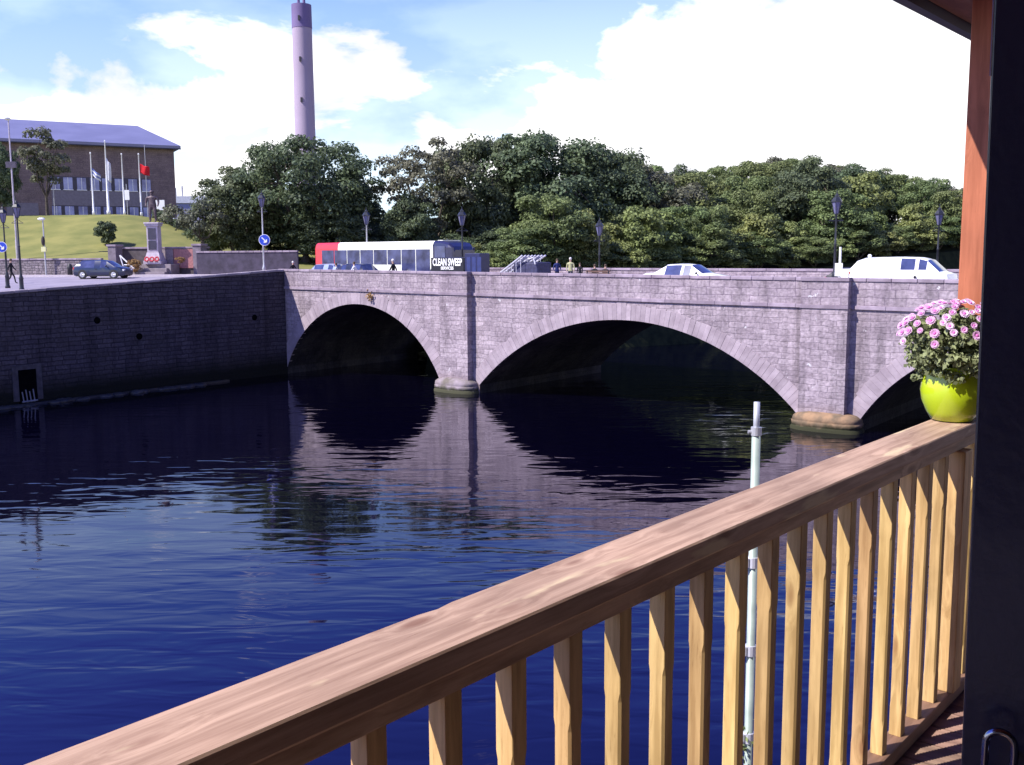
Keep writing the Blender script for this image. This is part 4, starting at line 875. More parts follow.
# ------------------------------------------------------------------ street furniture
def lantern_lamp(px, Y, z, ztop, label, post_mat=None, group='old style lantern street lamps'):
    loc = at(px, Y, z, 225); h = ztop - z; pm_ = post_mat or M['blackiron']
    root = empty('street_lamp', loc, 0, label, 'street lamp', group)
    lh = 1.25; pt = h - lh
    x = MB(); x.lathe([(.17,0),(.17,.12),(.13,.2),(.13,.75),(.15,.8),(.10,.95),(.075,1.1),(.06,pt*.6),(.085,pt*.6+.04),(.055,pt*.6+.1),(.045,pt-.1),(.08,pt-.02),(.05,pt)], 12); x.build('post', pm_, root, smooth=True)
    x = MB(); x.tube((-.38,0,pt-.35),(.38,0,pt-.35),.022); x.tube((-.38,0,pt-.35),(0,0,pt-.1),.014); x.tube((.38,0,pt-.35),(0,0,pt-.1),.014); x.build('ladder_bar', M['blackiron'], root)
    x = MB(); x.lathe([(.10,pt),(.12,pt+.05),(.25,pt+.62)], 6); x.build('lantern_glass', M['lampglass'], root)
    x = MB()
    for k in range(6):
        t = 2*math.pi*k/6; x.tube((.125*math.cos(t),.125*math.sin(t),pt+.04),(.262*math.cos(t),.262*math.sin(t),pt+.63),.016,n=5)
    x.lathe([(.30,pt+.62),(.30,pt+.67),(.18,pt+.85),(.12,pt+.88),(.12,pt+.96),(.06,pt+1.02),(.02,pt+1.1),(.03,pt+1.15),(.005,pt+1.25)], 6)
    x.lathe([(.13,pt-.02),(.13,pt+.02)], 6); x.build('lantern_frame', M['blackiron'], root); return root
def gz(px, Y): q = at(px, Y, 0); return ground_z(q.x, q.y)
lantern_lamp(17.5, 65.5, gz(17.5, 65.5), hz(12, 198, 65.5), 'tall black lantern lamp post with a square base nearest the quay edge at far left')
lantern_lamp(3.5, 69, gz(3.5, 69), hz(0, 204, 69), 'black lantern lamp post behind the first, carrying a round blue and white sign')
lantern_lamp(836, 53.5, ROAD, hz(836, 190, 53.5), 'dark lantern lamp on the bridge just left of the white van')
lantern_lamp(939, 61, 5.9, hz(939, 204, 61), 'dark lantern lamp against the hillside trees right of the white van')
lantern_lamp(599.5, 68, ROAD, hz(599.5, 217, 68), 'dark lantern lamp behind the people on the bridge bench')
lantern_lamp(462, 66, ROAD, hz(462, 206, 66), 'dark lantern lamp behind the nose of the bus')
lantern_lamp(366.5, 72.5, ROAD, hz(366.5, 207, 72.5), 'lantern lamp with a pale post behind the roof of the bus', M['galv'])
lantern_lamp(262.5, 75.5, gz(262.5, 75.5), hz(262.5, 190, 75.5), 'lantern lamp with a pale post and a blue round sign under the big tree', M['galv'])
def disc_sign(px, py, Y, r0, col, label, arrow='down'):
    root = empty('road_sign', at(px, Y, hz(px, py, Y)), 0, label, 'road sign')
    x = MB(); x.tube((0,.0,0),(0,-.03,0), r0, n=28); x.build('plate', M['white'], root)
    x = MB(); x.tube((0,-.031,0),(0,-.036,0), r0*.92, n=28); x.build('face', col, root)
    if arrow:
        x = MB(); t = r0*.12; c_ = math.sqrt(.5)
        for (a_, b_2) in (((-.45,.45),(.4,-.4)), ((.4,-.4),(.4,.1)), ((.4,-.4),(-.1,-.4))):
            x.tube((a_[0]*r0,-.04,a_[1]*r0),(b_2[0]*r0,-.04,b_2[1]*r0), t, n=6)
        x.build('arrow', M['white'], root)
    return root
bluep = mat('blue sign face', (0.02,0.06,0.5), 0.4, noise=0.05)
disc_sign(265, 240, 75.1, .42, bluep, 'round blue sign with a white arrow on the pale lamp post under the big tree')
disc_sign(2.5, 247, 68.7, .36, bluep, 'round blue and white sign on the black lamp post at far left')
# tall column lamp, thin column by the wall
q = at(13, 92, 0, 190); zb_ = gz(13, 92); ht = hz(8, 119, 92) - zb_
tall = empty('column_lamp', (q.x, q.y, zb_), 0, 'tallest pale lighting column rising past the dark building at far left', 'street lamp')
x = MB(); x.tube((0,0,0),(0,0,1.8),.12,.12,10); x.tube((0,0,1.8),(0,0,ht-.2),.09,.06,10); x.build('post', mat('weathered column', (0.42,0.38,0.44), 0.6, noise=0.15), tall)
x = MB(); x.tube((0,0,ht-.2),(.0,-.1,ht),.05,.07); x.blob((0,-.18,ht),.26,.40,.14,12,6); x.build('lamp_head', M['white'], tall, smooth=True)
x = MB(); x.tube((-.5,0,ht-3.9),(.5,0,ht-3.9),.09); x.box(-.45,.45,-.12,.12,ht-4.3,ht-3.75); x.build('bracket_box', mat('dark bracket', (0.06,0.05,0.08), 0.6, noise=0.2), tall)
yw = wall_y(at(44,86,0).x) - .6
q = at(45, yw, 0); zb_ = gz(45, yw)
thin = empty('column_lamp', (q.x, q.y, zb_), 0, 'thin pale lamp column with a yellow box in front of the low rubble wall', 'street lamp'); ht = hz(43,219,yw) - zb_
x = MB(); x.tube((0,0,0),(0,0,ht),.075,.05,10); x.build('post', M['galv'], thin)
x = MB(); x.blob((-.12,0,ht),.34,.2,.12,10,6); x.build('lamp_head', M['white'], thin, smooth=True)
x = MB(); x.box(-.2,.2,-.2,-.06,2.05,2.45); x.build('yellow_box', mat('yellow box', (0.7,0.68,0.35), 0.6, noise=0.1), thin, bevel=.02)
x = MB(); x.blob((-.05,-.08,2.95),.17,.14,.42,8,6); x.build('hanging_basket', mat('dark hanging basket', (0.05,0.04,0.04), 0.9, noise=0.3), thin, smooth=True)
q = at(69, wall_y(at(69,86,0).x)-1.2, 0); b3 = MB(); b3.lathe([(.2,0),(.2,.5),(.23,.55),(.23,.65),(.14,.85),(.06,.95)], 12)
o = b3.build('litter_bin', M['trim'], smooth=True); o.location = (q.x,q.y,ground_z(q.x,q.y)+.12); tag(o, 'squat dark litter bin beside the tail of the blue hatchback', 'litter bin')
# white sign post and cabinet on the bridge
q = bp(on_bridge(840, 2.0), 2.0, ROAD)
sg = empty('sign_post', q, BROT, 'white post with a pale back-to-front sign plate beside the van tail', 'sign post')
x = MB(); x.tube((0,0,0),(0,0,hz(840,247,q.y)-ROAD),.055,n=10); x.build('post', M['white'], sg)
x = MB(); x.box(-.20,.16,-.09,-.06,.95,1.55); x.build('plate', mat('pale plate', (0.7,0.7,0.72), 0.5, noise=0.05), sg)
# flagpoles and flags
flags = [(91,153,114,'white'),(106,141,112,'white'),(122,154,114,None),(139,154,114,'red')]
labs = ['leftmost white flagpole on the bank, with a small drooping blue and white flag','tallest white flagpole, with a pale flag hanging limp','white flagpole without a flag, third from the left','white flagpole flying the red flag beside the statue']
for (px_, py_, Y_, fl), lb in zip(flags, labs):
    q = at(px_, Y_, 0, 165); zb_ = ground_z(q.x, q.y); ht = hz(px_, py_, Y_) - zb_
    fp = empty('flagpole', (q.x,q.y,zb_), 0, lb, 'flagpole', 'white flagpoles on the grass bank')
    wide = 1.5 if py_ == 141 else 1.0
    x = MB(); x.lathe([(.14*wide,0),(.14*wide,.4),(.10*wide,.45),(.05,ht-.1),(.09,ht-.05),(.07,ht+.05),(.01,ht+.1)], 10); x.build('pole', M['white'], fp, smooth=True)
def flag(px_, py0, Y_, w_, h_, mats_, label, droop, bands=1):
    q = at(px_, Y_, hz(px_, py0, Y_), 165); x = MB(); nx, nz_ = 10, 8
    for i in range(nx+1):
        for j in range(nz_+1):
            a_ = i/nx; c_ = j/nz_
            x.v.append((.06+a_*w_*(1-.25*droop), .10*math.sin(a_*7+c_*2)*a_*(1+droop), -c_*h_ - droop*a_*w_*.9 + .05*math.sin(a_*9)))
    for i in range(nx):
        for j in range(nz_): x.f.append((i*(nz_+1)+j,(i+1)*(nz_+1)+j,(i+1)*(nz_+1)+j+1,i*(nz_+1)+j+1)); x.m.append((j*bands//nz_) % len(mats_) if bands > 1 else 0)
    o = x.build('flag', mats_, smooth=True); o.location = q; so = o.modifiers.new('s','SOLIDIFY'); so.thickness = .01; tag(o, label, 'flag')
fw_ = cloth('white flag cloth', (0.7,0.7,0.74)); fr_ = cloth('red flag cloth', (0.55,0.02,0.03)); fb_ = cloth('blue flag cloth', (0.15,0.18,0.4))
flag(139, 164, 114, 1.15, 1.0, [fr_], 'bright red flag blowing from the flagpole beside the statue', .35)
flag(91, 168, 114, 1.1, .8, [fb_, fw_], 'small blue and white flag hanging from the leftmost flagpole', .75, bands=4)
flag(106, 158, 112, .55, 2.2, [fw_], 'long pale flag hanging limp down the tallest flagpole', 1.2)
# slender dark mast, parking sign, double sign
q = at(150,116,0); o = MB(); hh_ = hz(150,145,116)-ground_z(q.x,q.y); o.tube((0,0,0),(0,0,hh_),.045,.03); o = o.build('mast', M['galv']); o.location=(q.x,q.y,ground_z(q.x,q.y)); tag(o,'slender grey mast right of the red flag','mast')
def post_sign(px_, Y_, top, legs, plate, label):
    q = at(px_, Y_, 0); z0 = ground_z(q.x,q.y); r0 = empty('sign_post', (q.x,q.y,z0), 0, label, 'sign post')
    for lx in legs: x = MB(); x.tube((lx,0,0),(lx,0,top-z0),.045); x.build('post', M['galv'], r0)
    x = MB(); x.box(plate[0],plate[1],-.08,-.05,plate[2]-z0,plate[3]-z0); pl_ = x.build('plate', M['white'], r0)
    return r0, pl_
post_sign(161, 113.5, hz(161,201,113.5), (-.35,.45), (-.6,.7,hz(161,210,113.5),hz(161,200,113.5)), 'small white notice board on two posts right of the statue')
r0, pl_ = post_sign(130, 113.5, hz(127,184,113.5), (0,), (-.22,.30,hz(130,200,113.5),hz(130,190,113.5)), 'pole with a small white upright plate left of the statue')
x = MB(); x.tube((0,0,0),(0.0,0,.01),.3); 
q = at(57.5,118,0); z0 = ground_z(q.x,q.y); cl = empty('column_lamp',(q.x,q.y,z0),0,'thin grey car park lamp beside the small tree at the building','street lamp'); hh_ = hz(57,182,118)-z0
x = MB(); x.tube((0,0,0),(0,0,hh_),.05,.04); x.build('post', M['galv'], cl); x = MB(); x.blob((0,-.1,hh_),.32,.22,.1,10,6); x.build('lamp_head', M['white'], cl, smooth=True)

# ------------------------------------------------------------------ office building, chimney, far building
cR = at(173.5, 157.0, 0, 146); fdir = Vector((.88,.475,0)).normalized(); brot = math.atan2(fdir.y, fdir.x)
off_b = empty('office_building', (cR.x,cR.y,0), brot, 'long brown brick office building with a violet grey hipped roof at far left', 'building')
BL = 70; BD = 26; z0 = 11.8; ze = hz(180,146.5,157)
brick = stone_mat('brown brickwork', (0.22,0.165,0.165), (0.17,0.125,0.135), (0.14,0.11,0.12), 0.9, 0.3, dirt=(0.09,0.07,0.075), dirt_amt=0.5, bump=0.2, streak=0.2)
x = MB(); x.box(-BL,0,0,BD,z0,ze); x.build('wall', brick, off_b)
rfm = mat('profiled metal roof', (0.18,0.18,0.28), 0.45, noise=0.08, nscale=0.3, metal=0.1)
zr = ze + 4.4
x = MB(); e = .9
x.add([(-BL-e,-e,ze+.05),(e,-e,ze+.05),(e,BD+e,ze+.05),(-BL-e,BD+e,ze+.05),(-BL+9,BD/2,zr),(-3.2,BD/2,zr),(-BL-e,-e,ze-.35),(e,-e,ze-.35),(e,BD+e,ze-.35),(-BL-e,BD+e,ze-.35)],
      [(0,1,5,4),(1,2,5),(2,3,4,5),(3,0,4),(6,9,8,7),(0,6,7,1),(1,7,8,2),(2,8,9,3),(3,9,6,0)]); x.build('roof', rfm, off_b)
x = MB(); x.box(-BL-e,e+.02,-e-.02,-e+.1,ze-.5,ze-.352); x.build('eaves', mat('dark eaves', (0.03,0.03,0.05), 0.6, noise=0.1), off_b)
# window bands: px columns measured along the facade
def fx(px_):
    r0 = ray(px_, 200); # intersect with facade line
    n_ = Vector((-fdir.y, fdir.x, 0)); t = cR.dot(n_) / Vector((r0.x,r0.y,0)).dot(n_); P = Vector((r0.x*t, r0.y*t, 0)); return (P-cR).dot(fdir), P.y
bandm = mat('dark window band', (0.035,0.03,0.055), 0.5, noise=0.2); winm = mat('blind window glass', (0.10,0.11,0.28), 0.15, spec=0.6, col2=(0.30,0.33,0.60), nscale=0.5, objrand=0.0)
cladm = mat('grey spandrel cladding', (0.17,0.15,0.19), 0.7, noise=0.12)
for r_i, (ya, yb) in enumerate(((177.5,191),(206,219))):
    a_, Y0 = fx(52); b2, Y1 = fx(151)
    za, zb_ = hz(100,yb,fx(100)[1]), hz(100,ya,fx(100)[1])
    x = MB(); x.box(a_, b2, -.06, -.003, za, zb_); x.build('window_band', bandm, off_b)
    for px_ in (56, 69, 82.5, 95.5, 107.5, 120, 133.5, 147):
        c_, _ = fx(px_); 
        x = MB(); x.box(c_-.62, c_+.62, -.10, -.062, za+.12, zb_-.12); wo = x.build('window', winm, off_b)
        x = MB(); x.box(c_-.70, c_+.70, -.12, -.064, za+.02, za+.117); x.box(c_-.03,c_+.03,-.12,-.103,za+.13,zb_-.13); x.build('window_frame', M['white'], wo)
x = MB(); a_, _ = fx(52); b2, _ = fx(151); x.box(a_, b2, -.05,-.003, hz(100,206,fx(100)[1])+.01, hz(100,191,fx(100)[1])-.01); x.build('spandrel', cladm, off_b)
x = MB(); a_, _ = fx(6); b2, _ = fx(38); x.box(a_, b2, -.12, -.003, z0, hz(20,203,fx(20)[1])); x.build('lower_panel', cladm, off_b)
# chimney
CY = 230.0; q = at(303, CY, 0, 60); ct = hz(303,5,CY)
chm = empty('chimney', (q.x,q.y,6), 0, 'very tall pale round concrete chimney with a darker top rising behind the trees', 'chimney')
ctop = ct-6; r1 = 9.4*CY/1000; r2 = 10.2*CY/1000
conc = mat('pale concrete', (0.35,0.28,0.37), 0.85, noise=0.06, nscale=0.15); dkc = mat('violet painted top', (0.15,0.11,0.24), 0.8, noise=0.08, nscale=0.3)
sh = 22*CY/1000
x = MB(); x.tube((0,0,0),(0,0,ctop-sh),r2,r1,40); x.build('shaft', conc, chm, smooth=True); smooth_angle(chm.children[-1], .5)
x = MB(); x.tube((0,0,ctop-sh+.01),(0,0,ctop),r1+.06,r1+.02,40); o=x.build('top_band', dkc, chm); smooth_angle(o, .5)
x = MB()
for dx_ in (-.6,.6): x.tube((dx_,0,ctop),(dx_,0,ctop+1.2),.35,.3)
x.build('flue', dkc, chm)
x = MB()
for kk in (14,52,90): x.box(-.35,.05,-r1-.35,-r1+.1,ctop-kk*CY/1000-.5,ctop-kk*CY/1000+.5)
x.build('hatch', M['trim'], chm)
# far pale building behind the office
q = at(198,210,0)
fb = empty('industrial_building', (q.x-6,q.y,10), .1, 'low pale grey building far behind, right of the brick office', 'building')
x = MB(); x.box(-2,14,0,12,0,hz(198,203,210)-10); x.build('wall', mat('blue grey cladding', (0.30,0.30,0.42), 0.7, noise=0.1, nscale=.3), fb)
x = MB(); x.box(-2.3,14.3,-.3,12.3,hz(198,203,210)-9.99,hz(198,196,210)-10); x.build('roof', mat('pale roof', (0.6,0.62,0.66), 0.6, noise=0.08), fb)
x = MB(); x.tube((1.2,3,4),(1.2,3,hz(185,187,210)-10),.25); x.tube((2.6,3,4),(2.6,3,hz(185,185,210)-10),.2); x.build('flue', M['galv'], fb)

# ------------------------------------------------------------------ trees
def leaves_mesh(name, clusters, per, size, mats, seed, flat=0.5):
    rng = np.random.default_rng(seed); V = []; 
    cs = np.array([c[:3] for c in clusters]); rs = np.array([c[3] for c in clusters])
    n = len(cs) * per
    ci = np.repeat(np.arange(len(cs)), per)
    d = rng.normal(size=(n,3)); d /= np.linalg.norm(d, axis=1)[:,None]
    d[:,2] = np.where(d[:,2] < -0.35, -d[:,2]*.6, d[:,2])
    rad = rs[ci] * (0.55 + 0.5 * rng.random(n)**0.6)
    P = cs[ci] + d * rad[:,None] * np.array([1,1,.72])
    nrm = d + rng.normal(scale=.55, size=(n,3)); nrm[:,2] += .35; nrm /= np.linalg.norm(nrm,axis=1)[:,None]
    a = np.cross(nrm, rng.normal(size=(n,3))); a /= np.linalg.norm(a,axis=1)[:,None]; b = np.cross(nrm, a)
    s = size * (0.6 + 0.8*rng.random(n))[:,None]
    q = np.stack([P - a*s*.5, P - b*s*.32 + nrm*s*.08, P + a*s*.5, P + b*s*.32 + nrm*s*.08], axis=1).reshape(-1,3)
    me = bpy.data.meshes.new(name); me.vertices.add(len(q)); me.vertices.foreach_set('co', q.astype(np.float32).ravel())
    me.loops.add(4*n); me.polygons.add(n); me.loops.foreach_set('vertex_index', np.arange(4*n, dtype=np.int32)); me.polygons.foreach_set('loop_start', np.arange(0,4*n,4, dtype=np.int32))
    try: me.polygons.foreach_set('loop_total', np.full(n,4,dtype=np.int32))
    except Exception: pass
    me.update(calc_edges=True); me.validate()
    for m_ in mats: me.materials.append(m_)
    return me
def make_tree(H, W, crown0, leafm, seed, nclus=46, per=260, size=.29, cr=(1.0,1.8), trunk_r=.28, shape='round', lean=0.0, open_=0.0):
    """returns (crown mesh, trunk mesh): trunk with limbs reaching to the leaf clumps"""
    rr = random.Random(seed); cl = []
    hc = (H + crown0) / 2; rz_ = (H - crown0) / 2; tries = 0
    while len(cl) < nclus and tries < 4000:
        tries += 1
        d = Vector((rr.gauss(0,1), rr.gauss(0,1), rr.gauss(0,1))).normalized(); rad = rr.uniform(.25,1)**.45
        if shape == 'umbrella' and d.z < -.3: continue
        r = rr.uniform(*cr)
        p = Vector((d.x*(W/2-r*.7)*rad, d.y*(W/2-r*.7)*rad, hc + d.z*(rz_-r*.6)*rad))
        if d.z < 0 and shape == 'round': p.x *= 1.0 - .25*abs(d.z); p.y *= 1.0 - .25*abs(d.z)
        if open_ and any((Vector(c[:3])-p).length < open_ for c in cl): continue
        cl.append((p.x + lean*p.z, p.y, p.z, r))
    cm = leaves_mesh('crown', cl, per, size, [leafm], seed)
    t = MB(); base = Vector((0,0,-.3)); fork = Vector((lean*crown0, 0, crown0*.85 + .3))
    t.tube(base, base+Vector((0,0,.6)), trunk_r*1.5, trunk_r*1.1, 9, False); t.tube(base+Vector((0,0,.6)), fork, trunk_r*1.1, trunk_r*.75, 9, False)
    mains = []
    for k in range(5):
        a_ = 2*math.pi*k/5 + rr.uniform(-.4,.4); e_ = Vector((math.cos(a_)*W*.2, math.sin(a_)*W*.2, crown0 + (H-crown0)*rr.uniform(.35,.6))); e_.x += lean*e_.z
        md = (fork+e_)/2 + Vector((rr.uniform(-.3,.3), rr.uniform(-.3,.3), -.3)); t.tube(fork, md, trunk_r*.5, trunk_r*.38, 6, False); t.tube(md, e_, trunk_r*.38, trunk_r*.25, 6, False); mains.append(e_); mains.append(md)
    for c in cl[::2]:
        p = Vector(c[:3]); s = min(mains, key=lambda q_: (q_-p).length); t.tube(s, p, trunk_r*.2, trunk_r*.06, 5, False)
    tm = bpy.data.meshes.new('trunk'); tm.from_pydata(t.v, [], t.f); tm.materials.append(M['bark']); tm.polygons.foreach_set('use_smooth', [True]*len(tm.polygons)); tm.update()
    return cm, tm
def plant_tree(meshes, loc, rz, sc, label, name='tree', group=None, cat='tree'):
    root = empty(name, loc, rz, label, cat, group); root.scale = sc if isinstance(sc, tuple) else (sc,sc,sc)
    for nm, me_ in (('crown', meshes[0]), ('trunk', meshes[1])):
        o = bpy.data.objects.new(nm, me_); COL.objects.link(o); o.parent = root
    return root
bigA = make_tree(12.6, 16.5, 0.4, M['leafA'], 11, nclus=150, per=260, size=.31, cr=(1.1,1.9), trunk_r=.42)
bigB = make_tree(12.8, 14, 0.8, M['leafA'], 12, nclus=110, per=260, size=.31, cr=(1.0,1.8), trunk_r=.40)
airy = make_tree(13.2, 11.5, 2.2, M['leafD'], 13, nclus=42, per=210, size=.32, cr=(.8,1.5), trunk_r=.34, open_=1.5)
midB = make_tree(10.0, 9.4, 0.3, M['leafB'], 14, nclus=70, per=260, size=.29, cr=(.9,1.5), trunk_r=.26)
midA = make_tree(10.2, 10.0, 0.3, M['leafA'], 15, nclus=76, per=260, size=.29, cr=(.9,1.6), trunk_r=.26)
brt = make_tree(7.5, 7.5, 0.3, M['leafC'], 16, nclus=40, per=250, size=.32, cr=(.8,1.3), trunk_r=.18)
olv = make_tree(9.5, 9.8, 0.3, M['leafD'], 17, nclus=66, per=250, size=.29, cr=(.9,1.5), trunk_r=.24)
# big named trees
def T(px_, Y_, ytop, meshes, H, label, W=1.0, rz=0, name='tree', grp=None, z=None, cat='tree'):
    q = at(px_, Y_, 0); z0 = ground_z(q.x, q.y) if z is None else z; s = (hz(px_, ytop, Y_) - z0) / H
    return plant_tree(meshes, (q.x,q.y,z0), rz, (s*W, s*W, s), label, name, grp, cat)
T(306, 94, 131, bigA, 12.6, 'largest dark round-crowned tree in front of the tall chimney', 1.0, .4)
T(235, 92, 163, midA, 10.2, 'lower dark tree joined to the left side of the chimney tree', 1.0, 1.0)
T(352, 99, 172, midA, 10.2, 'dark tree behind the bus roof at the right of the chimney tree', .8, 2.0)
T(428, 96, 131, airy, 13.2, 'open airy tree with sky showing through its limbs above the bus', .95, .9)
T(410, 93, 190, midA, 10.2, 'dense low tree behind the bus left of the airy tree', .85, .3)
T(476, 99, 129, bigB, 12.8, 'tall dark tree between the airy tree and the widest crown', .72, 2.6)
T(545, 101, 124, bigB, 12.8, 'widest and tallest dark crown behind the people on the bridge', 1.05, .5)
T(612, 103, 142, bigB, 12.8, 'dark tree stepping down right of the widest crown', .85, 4.0)
T(655, 106, 160, olv, 9.5, 'olive green tree at the foot of the wooded hill', 1.0, 1.0)
T(588, 88, 208, brt, 7.5, 'small bright leafed tree behind the lantern above the bench people', .75, 1.3)
T(476, 84, 243, brt, 7.5, 'low bush with pale and russet leaves beside the navy truck', .9, .4, name='bush', cat='bush')
T(640, 92, 205, brt, 7.5, 'bright green small tree above the tail of the white saloon', 1.0, 3.0)
# small trees on the left
birch = make_tree(9.0, 5.2, 2.6, M['leafD'], 21, nclus=24, per=170, size=.26, cr=(.55,.95), trunk_r=.16)
T(50, 118, 124, birch, 9.0, 'slender tree with a ragged crown in front of the brick office windows', .9, .3)
T(6, 112, 138, midA, 10.2, 'dark leafy tree cut by the left edge in front of the office wall', .55, 1.3)
bushm = make_tree(2.6, 3.0, 0.0, M['leafA'], 22, nclus=34, per=170, size=.2, cr=(.4,.65), trunk_r=.06)
T(107, 97, 219, bushm, 2.6, 'round dark bush on the grass bank above the blue hatchback', .80, .0, name='bush', cat='bush')
haw = make_tree(4.2, 5.2, 1.4, M['leafD'], 23, nclus=20, per=110, size=.22, cr=(.4,.75), trunk_r=.15, lean=-.18, open_=.6)
T(206, 88.5, 196, haw, 4.2, 'small crooked tree with thin foliage right of the memorial', .85, 0)
rus = make_tree(1.6, 2.0, 0.0, M['leafE'], 24, nclus=14, per=110, size=.14, cr=(.25,.42), trunk_r=.03)
def RB(px_, Y_, ytop, label, W): q = at(px_,Y_,0); z0 = ground_z(q.x,q.y)+.1; s = (hz(px_,ytop,Y_)-z0)/1.6; plant_tree(rus, (q.x,q.y,z0), 0, (s*W,s*W*.7,s), label, 'bush', None, 'bush')
RB(180, 84.0, 256, 'orange-brown shrub in front of the right memorial pillar', 1.35)
RB(134, 84.2, 257, 'reddish shrub beside the memorial steps near the car bonnet', 0.8)
hdg = make_tree(2.0, 2.6, 0.0, M['leafA'], 25, nclus=14, per=140, size=.16, cr=(.4,.6), trunk_r=.05)
hedge_pos = [(x_, 110 - i_*.8) for i_, x_ in enumerate(range(160, 206, 7))]
for i_, (px_, Y_) in enumerate(hedge_pos):
    q = at(px_, Y_, 0); plant_tree(hdg, (q.x,q.y,ground_z(q.x,q.y)-.1), i_*1.1, (.75,.75,.75), f'hedge bush, {ORD[i_]} from the left in the row along the bank top', 'bush', 'hedge bushes along the bank top', 'bush')
# trees of the left bank and the wooded hill, laid out over the ground
rr = random.Random(77); protos = [midA, midB, olv, midA, midB, brt]; hts = [10.2,10.0,9.5,10.2,10.0,7.5]
nm_ = ['dark green tree', 'mid green tree', 'olive tree', 'dark green tree', 'mid green tree', 'bright green small tree']
rows_ = [(96, 8, 6.0, 'foot'), (104, 9, 6.2, 'lower slope'), (113, 9, 6.4, 'middle slope'), (123, 9, 6.6, 'upper slope'), (133, 10, 6.8, 'shoulder'), (145, 10, 7.0, 'crest'), (160, 10, 7.5, 'far side')]
SIL = [(600,150),(640,156),(670,161),(700,165),(725,158),(755,153),(790,151),(830,157),(870,164),(910,172),(958,182),(1060,200),(1400,215)]
def sil(px_):
    for (a_,ya),(b2,yb) in zip(SIL, SIL[1:]):
        if px_ <= b2: return ya + (yb-ya)*(px_-a_)/(b2-a_)
    return 215
for Y_, _, step, row in rows_:
    X = Y_ * (0.11 if Y_ < 105 else 0.08); cnt_ = 0
    while X < Y_ * 0.72:
        yy = Y_ + rr.uniform(-2.2,2.2); xx = X + rr.uniform(-1.4,1.4)
        # keep off the river
        bd = (Vector((xx,yy,0)) - far); side = bd.x * up_d.y - bd.y * up_d.x
        if side < -3.0:
            k_ = rr.randrange(6); 
            if Y_ > 125 and k_ == 5: k_ = 1
            s = rr.uniform(.85,1.1) * (.72 if Y_ < 100 else (.85 if Y_ < 110 else 1)); pxx = 512 + 1000*xx/yy; zc_ = hz(pxx, sil(pxx) + rr.uniform(0, 6), yy); s = max(.35, min(s, (zc_ - ground_z(xx,yy) + .3) / hts[k_])) if Y_ < 128 else max(.45, (zc_ - ground_z(xx,yy) + .3) / hts[k_])
            wv_ = max(.9, s) if Y_ > 128 else max(.75, s); plant_tree(protos[k_], (xx,yy,ground_z(xx,yy)-.3), rr.uniform(0,6.28), (wv_,wv_,s), f'{nm_[k_]}, {ORD[cnt_]} from the left along the {row} of the wooded hill', 'tree', f'trees along the {row} of the hill'); cnt_ += 1
        X += step * rr.uniform(.85,1.15)
# bank trees upstream, close to the water, right part
for i_ in range(16):
    t = 14 + i_*6.0; P = far + up_d * t + Vector((-.5,.87,0)) * rr.uniform(2.5,4.5); s = rr.uniform(.6,.85)
    plant_tree(brt if i_ % 3 else midB, (P.x,P.y,ground_z(P.x,P.y)-.2), rr.uniform(0,6), (s*1.1,s*1.1,s), f'waterside tree, {ORD[i_]} from the left along the far bank behind the bridge', 'tree', 'waterside trees on the far bank')
# trees in the shade behind and between the tall crowns
for px_, Y_, yt, wh in ((505,112,165,'between the second and the widest crown'),(575,114,160,'behind the right half of the widest crown'),(450,110,215,'behind the trunk of the airy tree'),(408,112,205,'left of the airy tree, behind the bus'),
        (326,108,175,'behind the bus tail lamp post'),(270,108,180,'behind the blue round sign'),(632,116,168,'just left of the olive tree'),(250,97,200,'low behind the pale post with the blue sign'),(330,92,205,'low behind the left end of the bus'),
        (288,98,215,'low under the chimney tree'),(215,96,215,'low at the left foot of the chimney tree'),(375,95,225,'low between the chimney tree and the airy tree'),(500,94,225,'low behind the ladders on the trailer'),(530,95,228,'low behind the person in blue'),(560,96,222,'low behind the person in yellow'),(605,96,225,'low behind the bench'),(455,92,232,'low behind the navy truck')):
    T(px_, Y_, yt, midA, 10.2, 'dark tree in the shade ' + wh, 1.15 if yt < 200 else 1.5, px_*.1, grp='dark trees behind the tall crowns')
for i_ in range(20):
    t = 4 + i_*3.4; P = far + up_d * t + Vector((-.5,.87,0)) * (1.2 + rr.uniform(0,1.2)); s = rr.uniform(.34,.5)
    plant_tree((brt if i_ % 2 else midB), (P.x,P.y,ground_z(P.x,P.y)-.3), rr.uniform(0,6), (s*1.5,s*1.5,s), f'low bush, {ORD[i_]} from the left behind the far bridge parapet', 'bush', 'bushes along the far bank', 'bush')

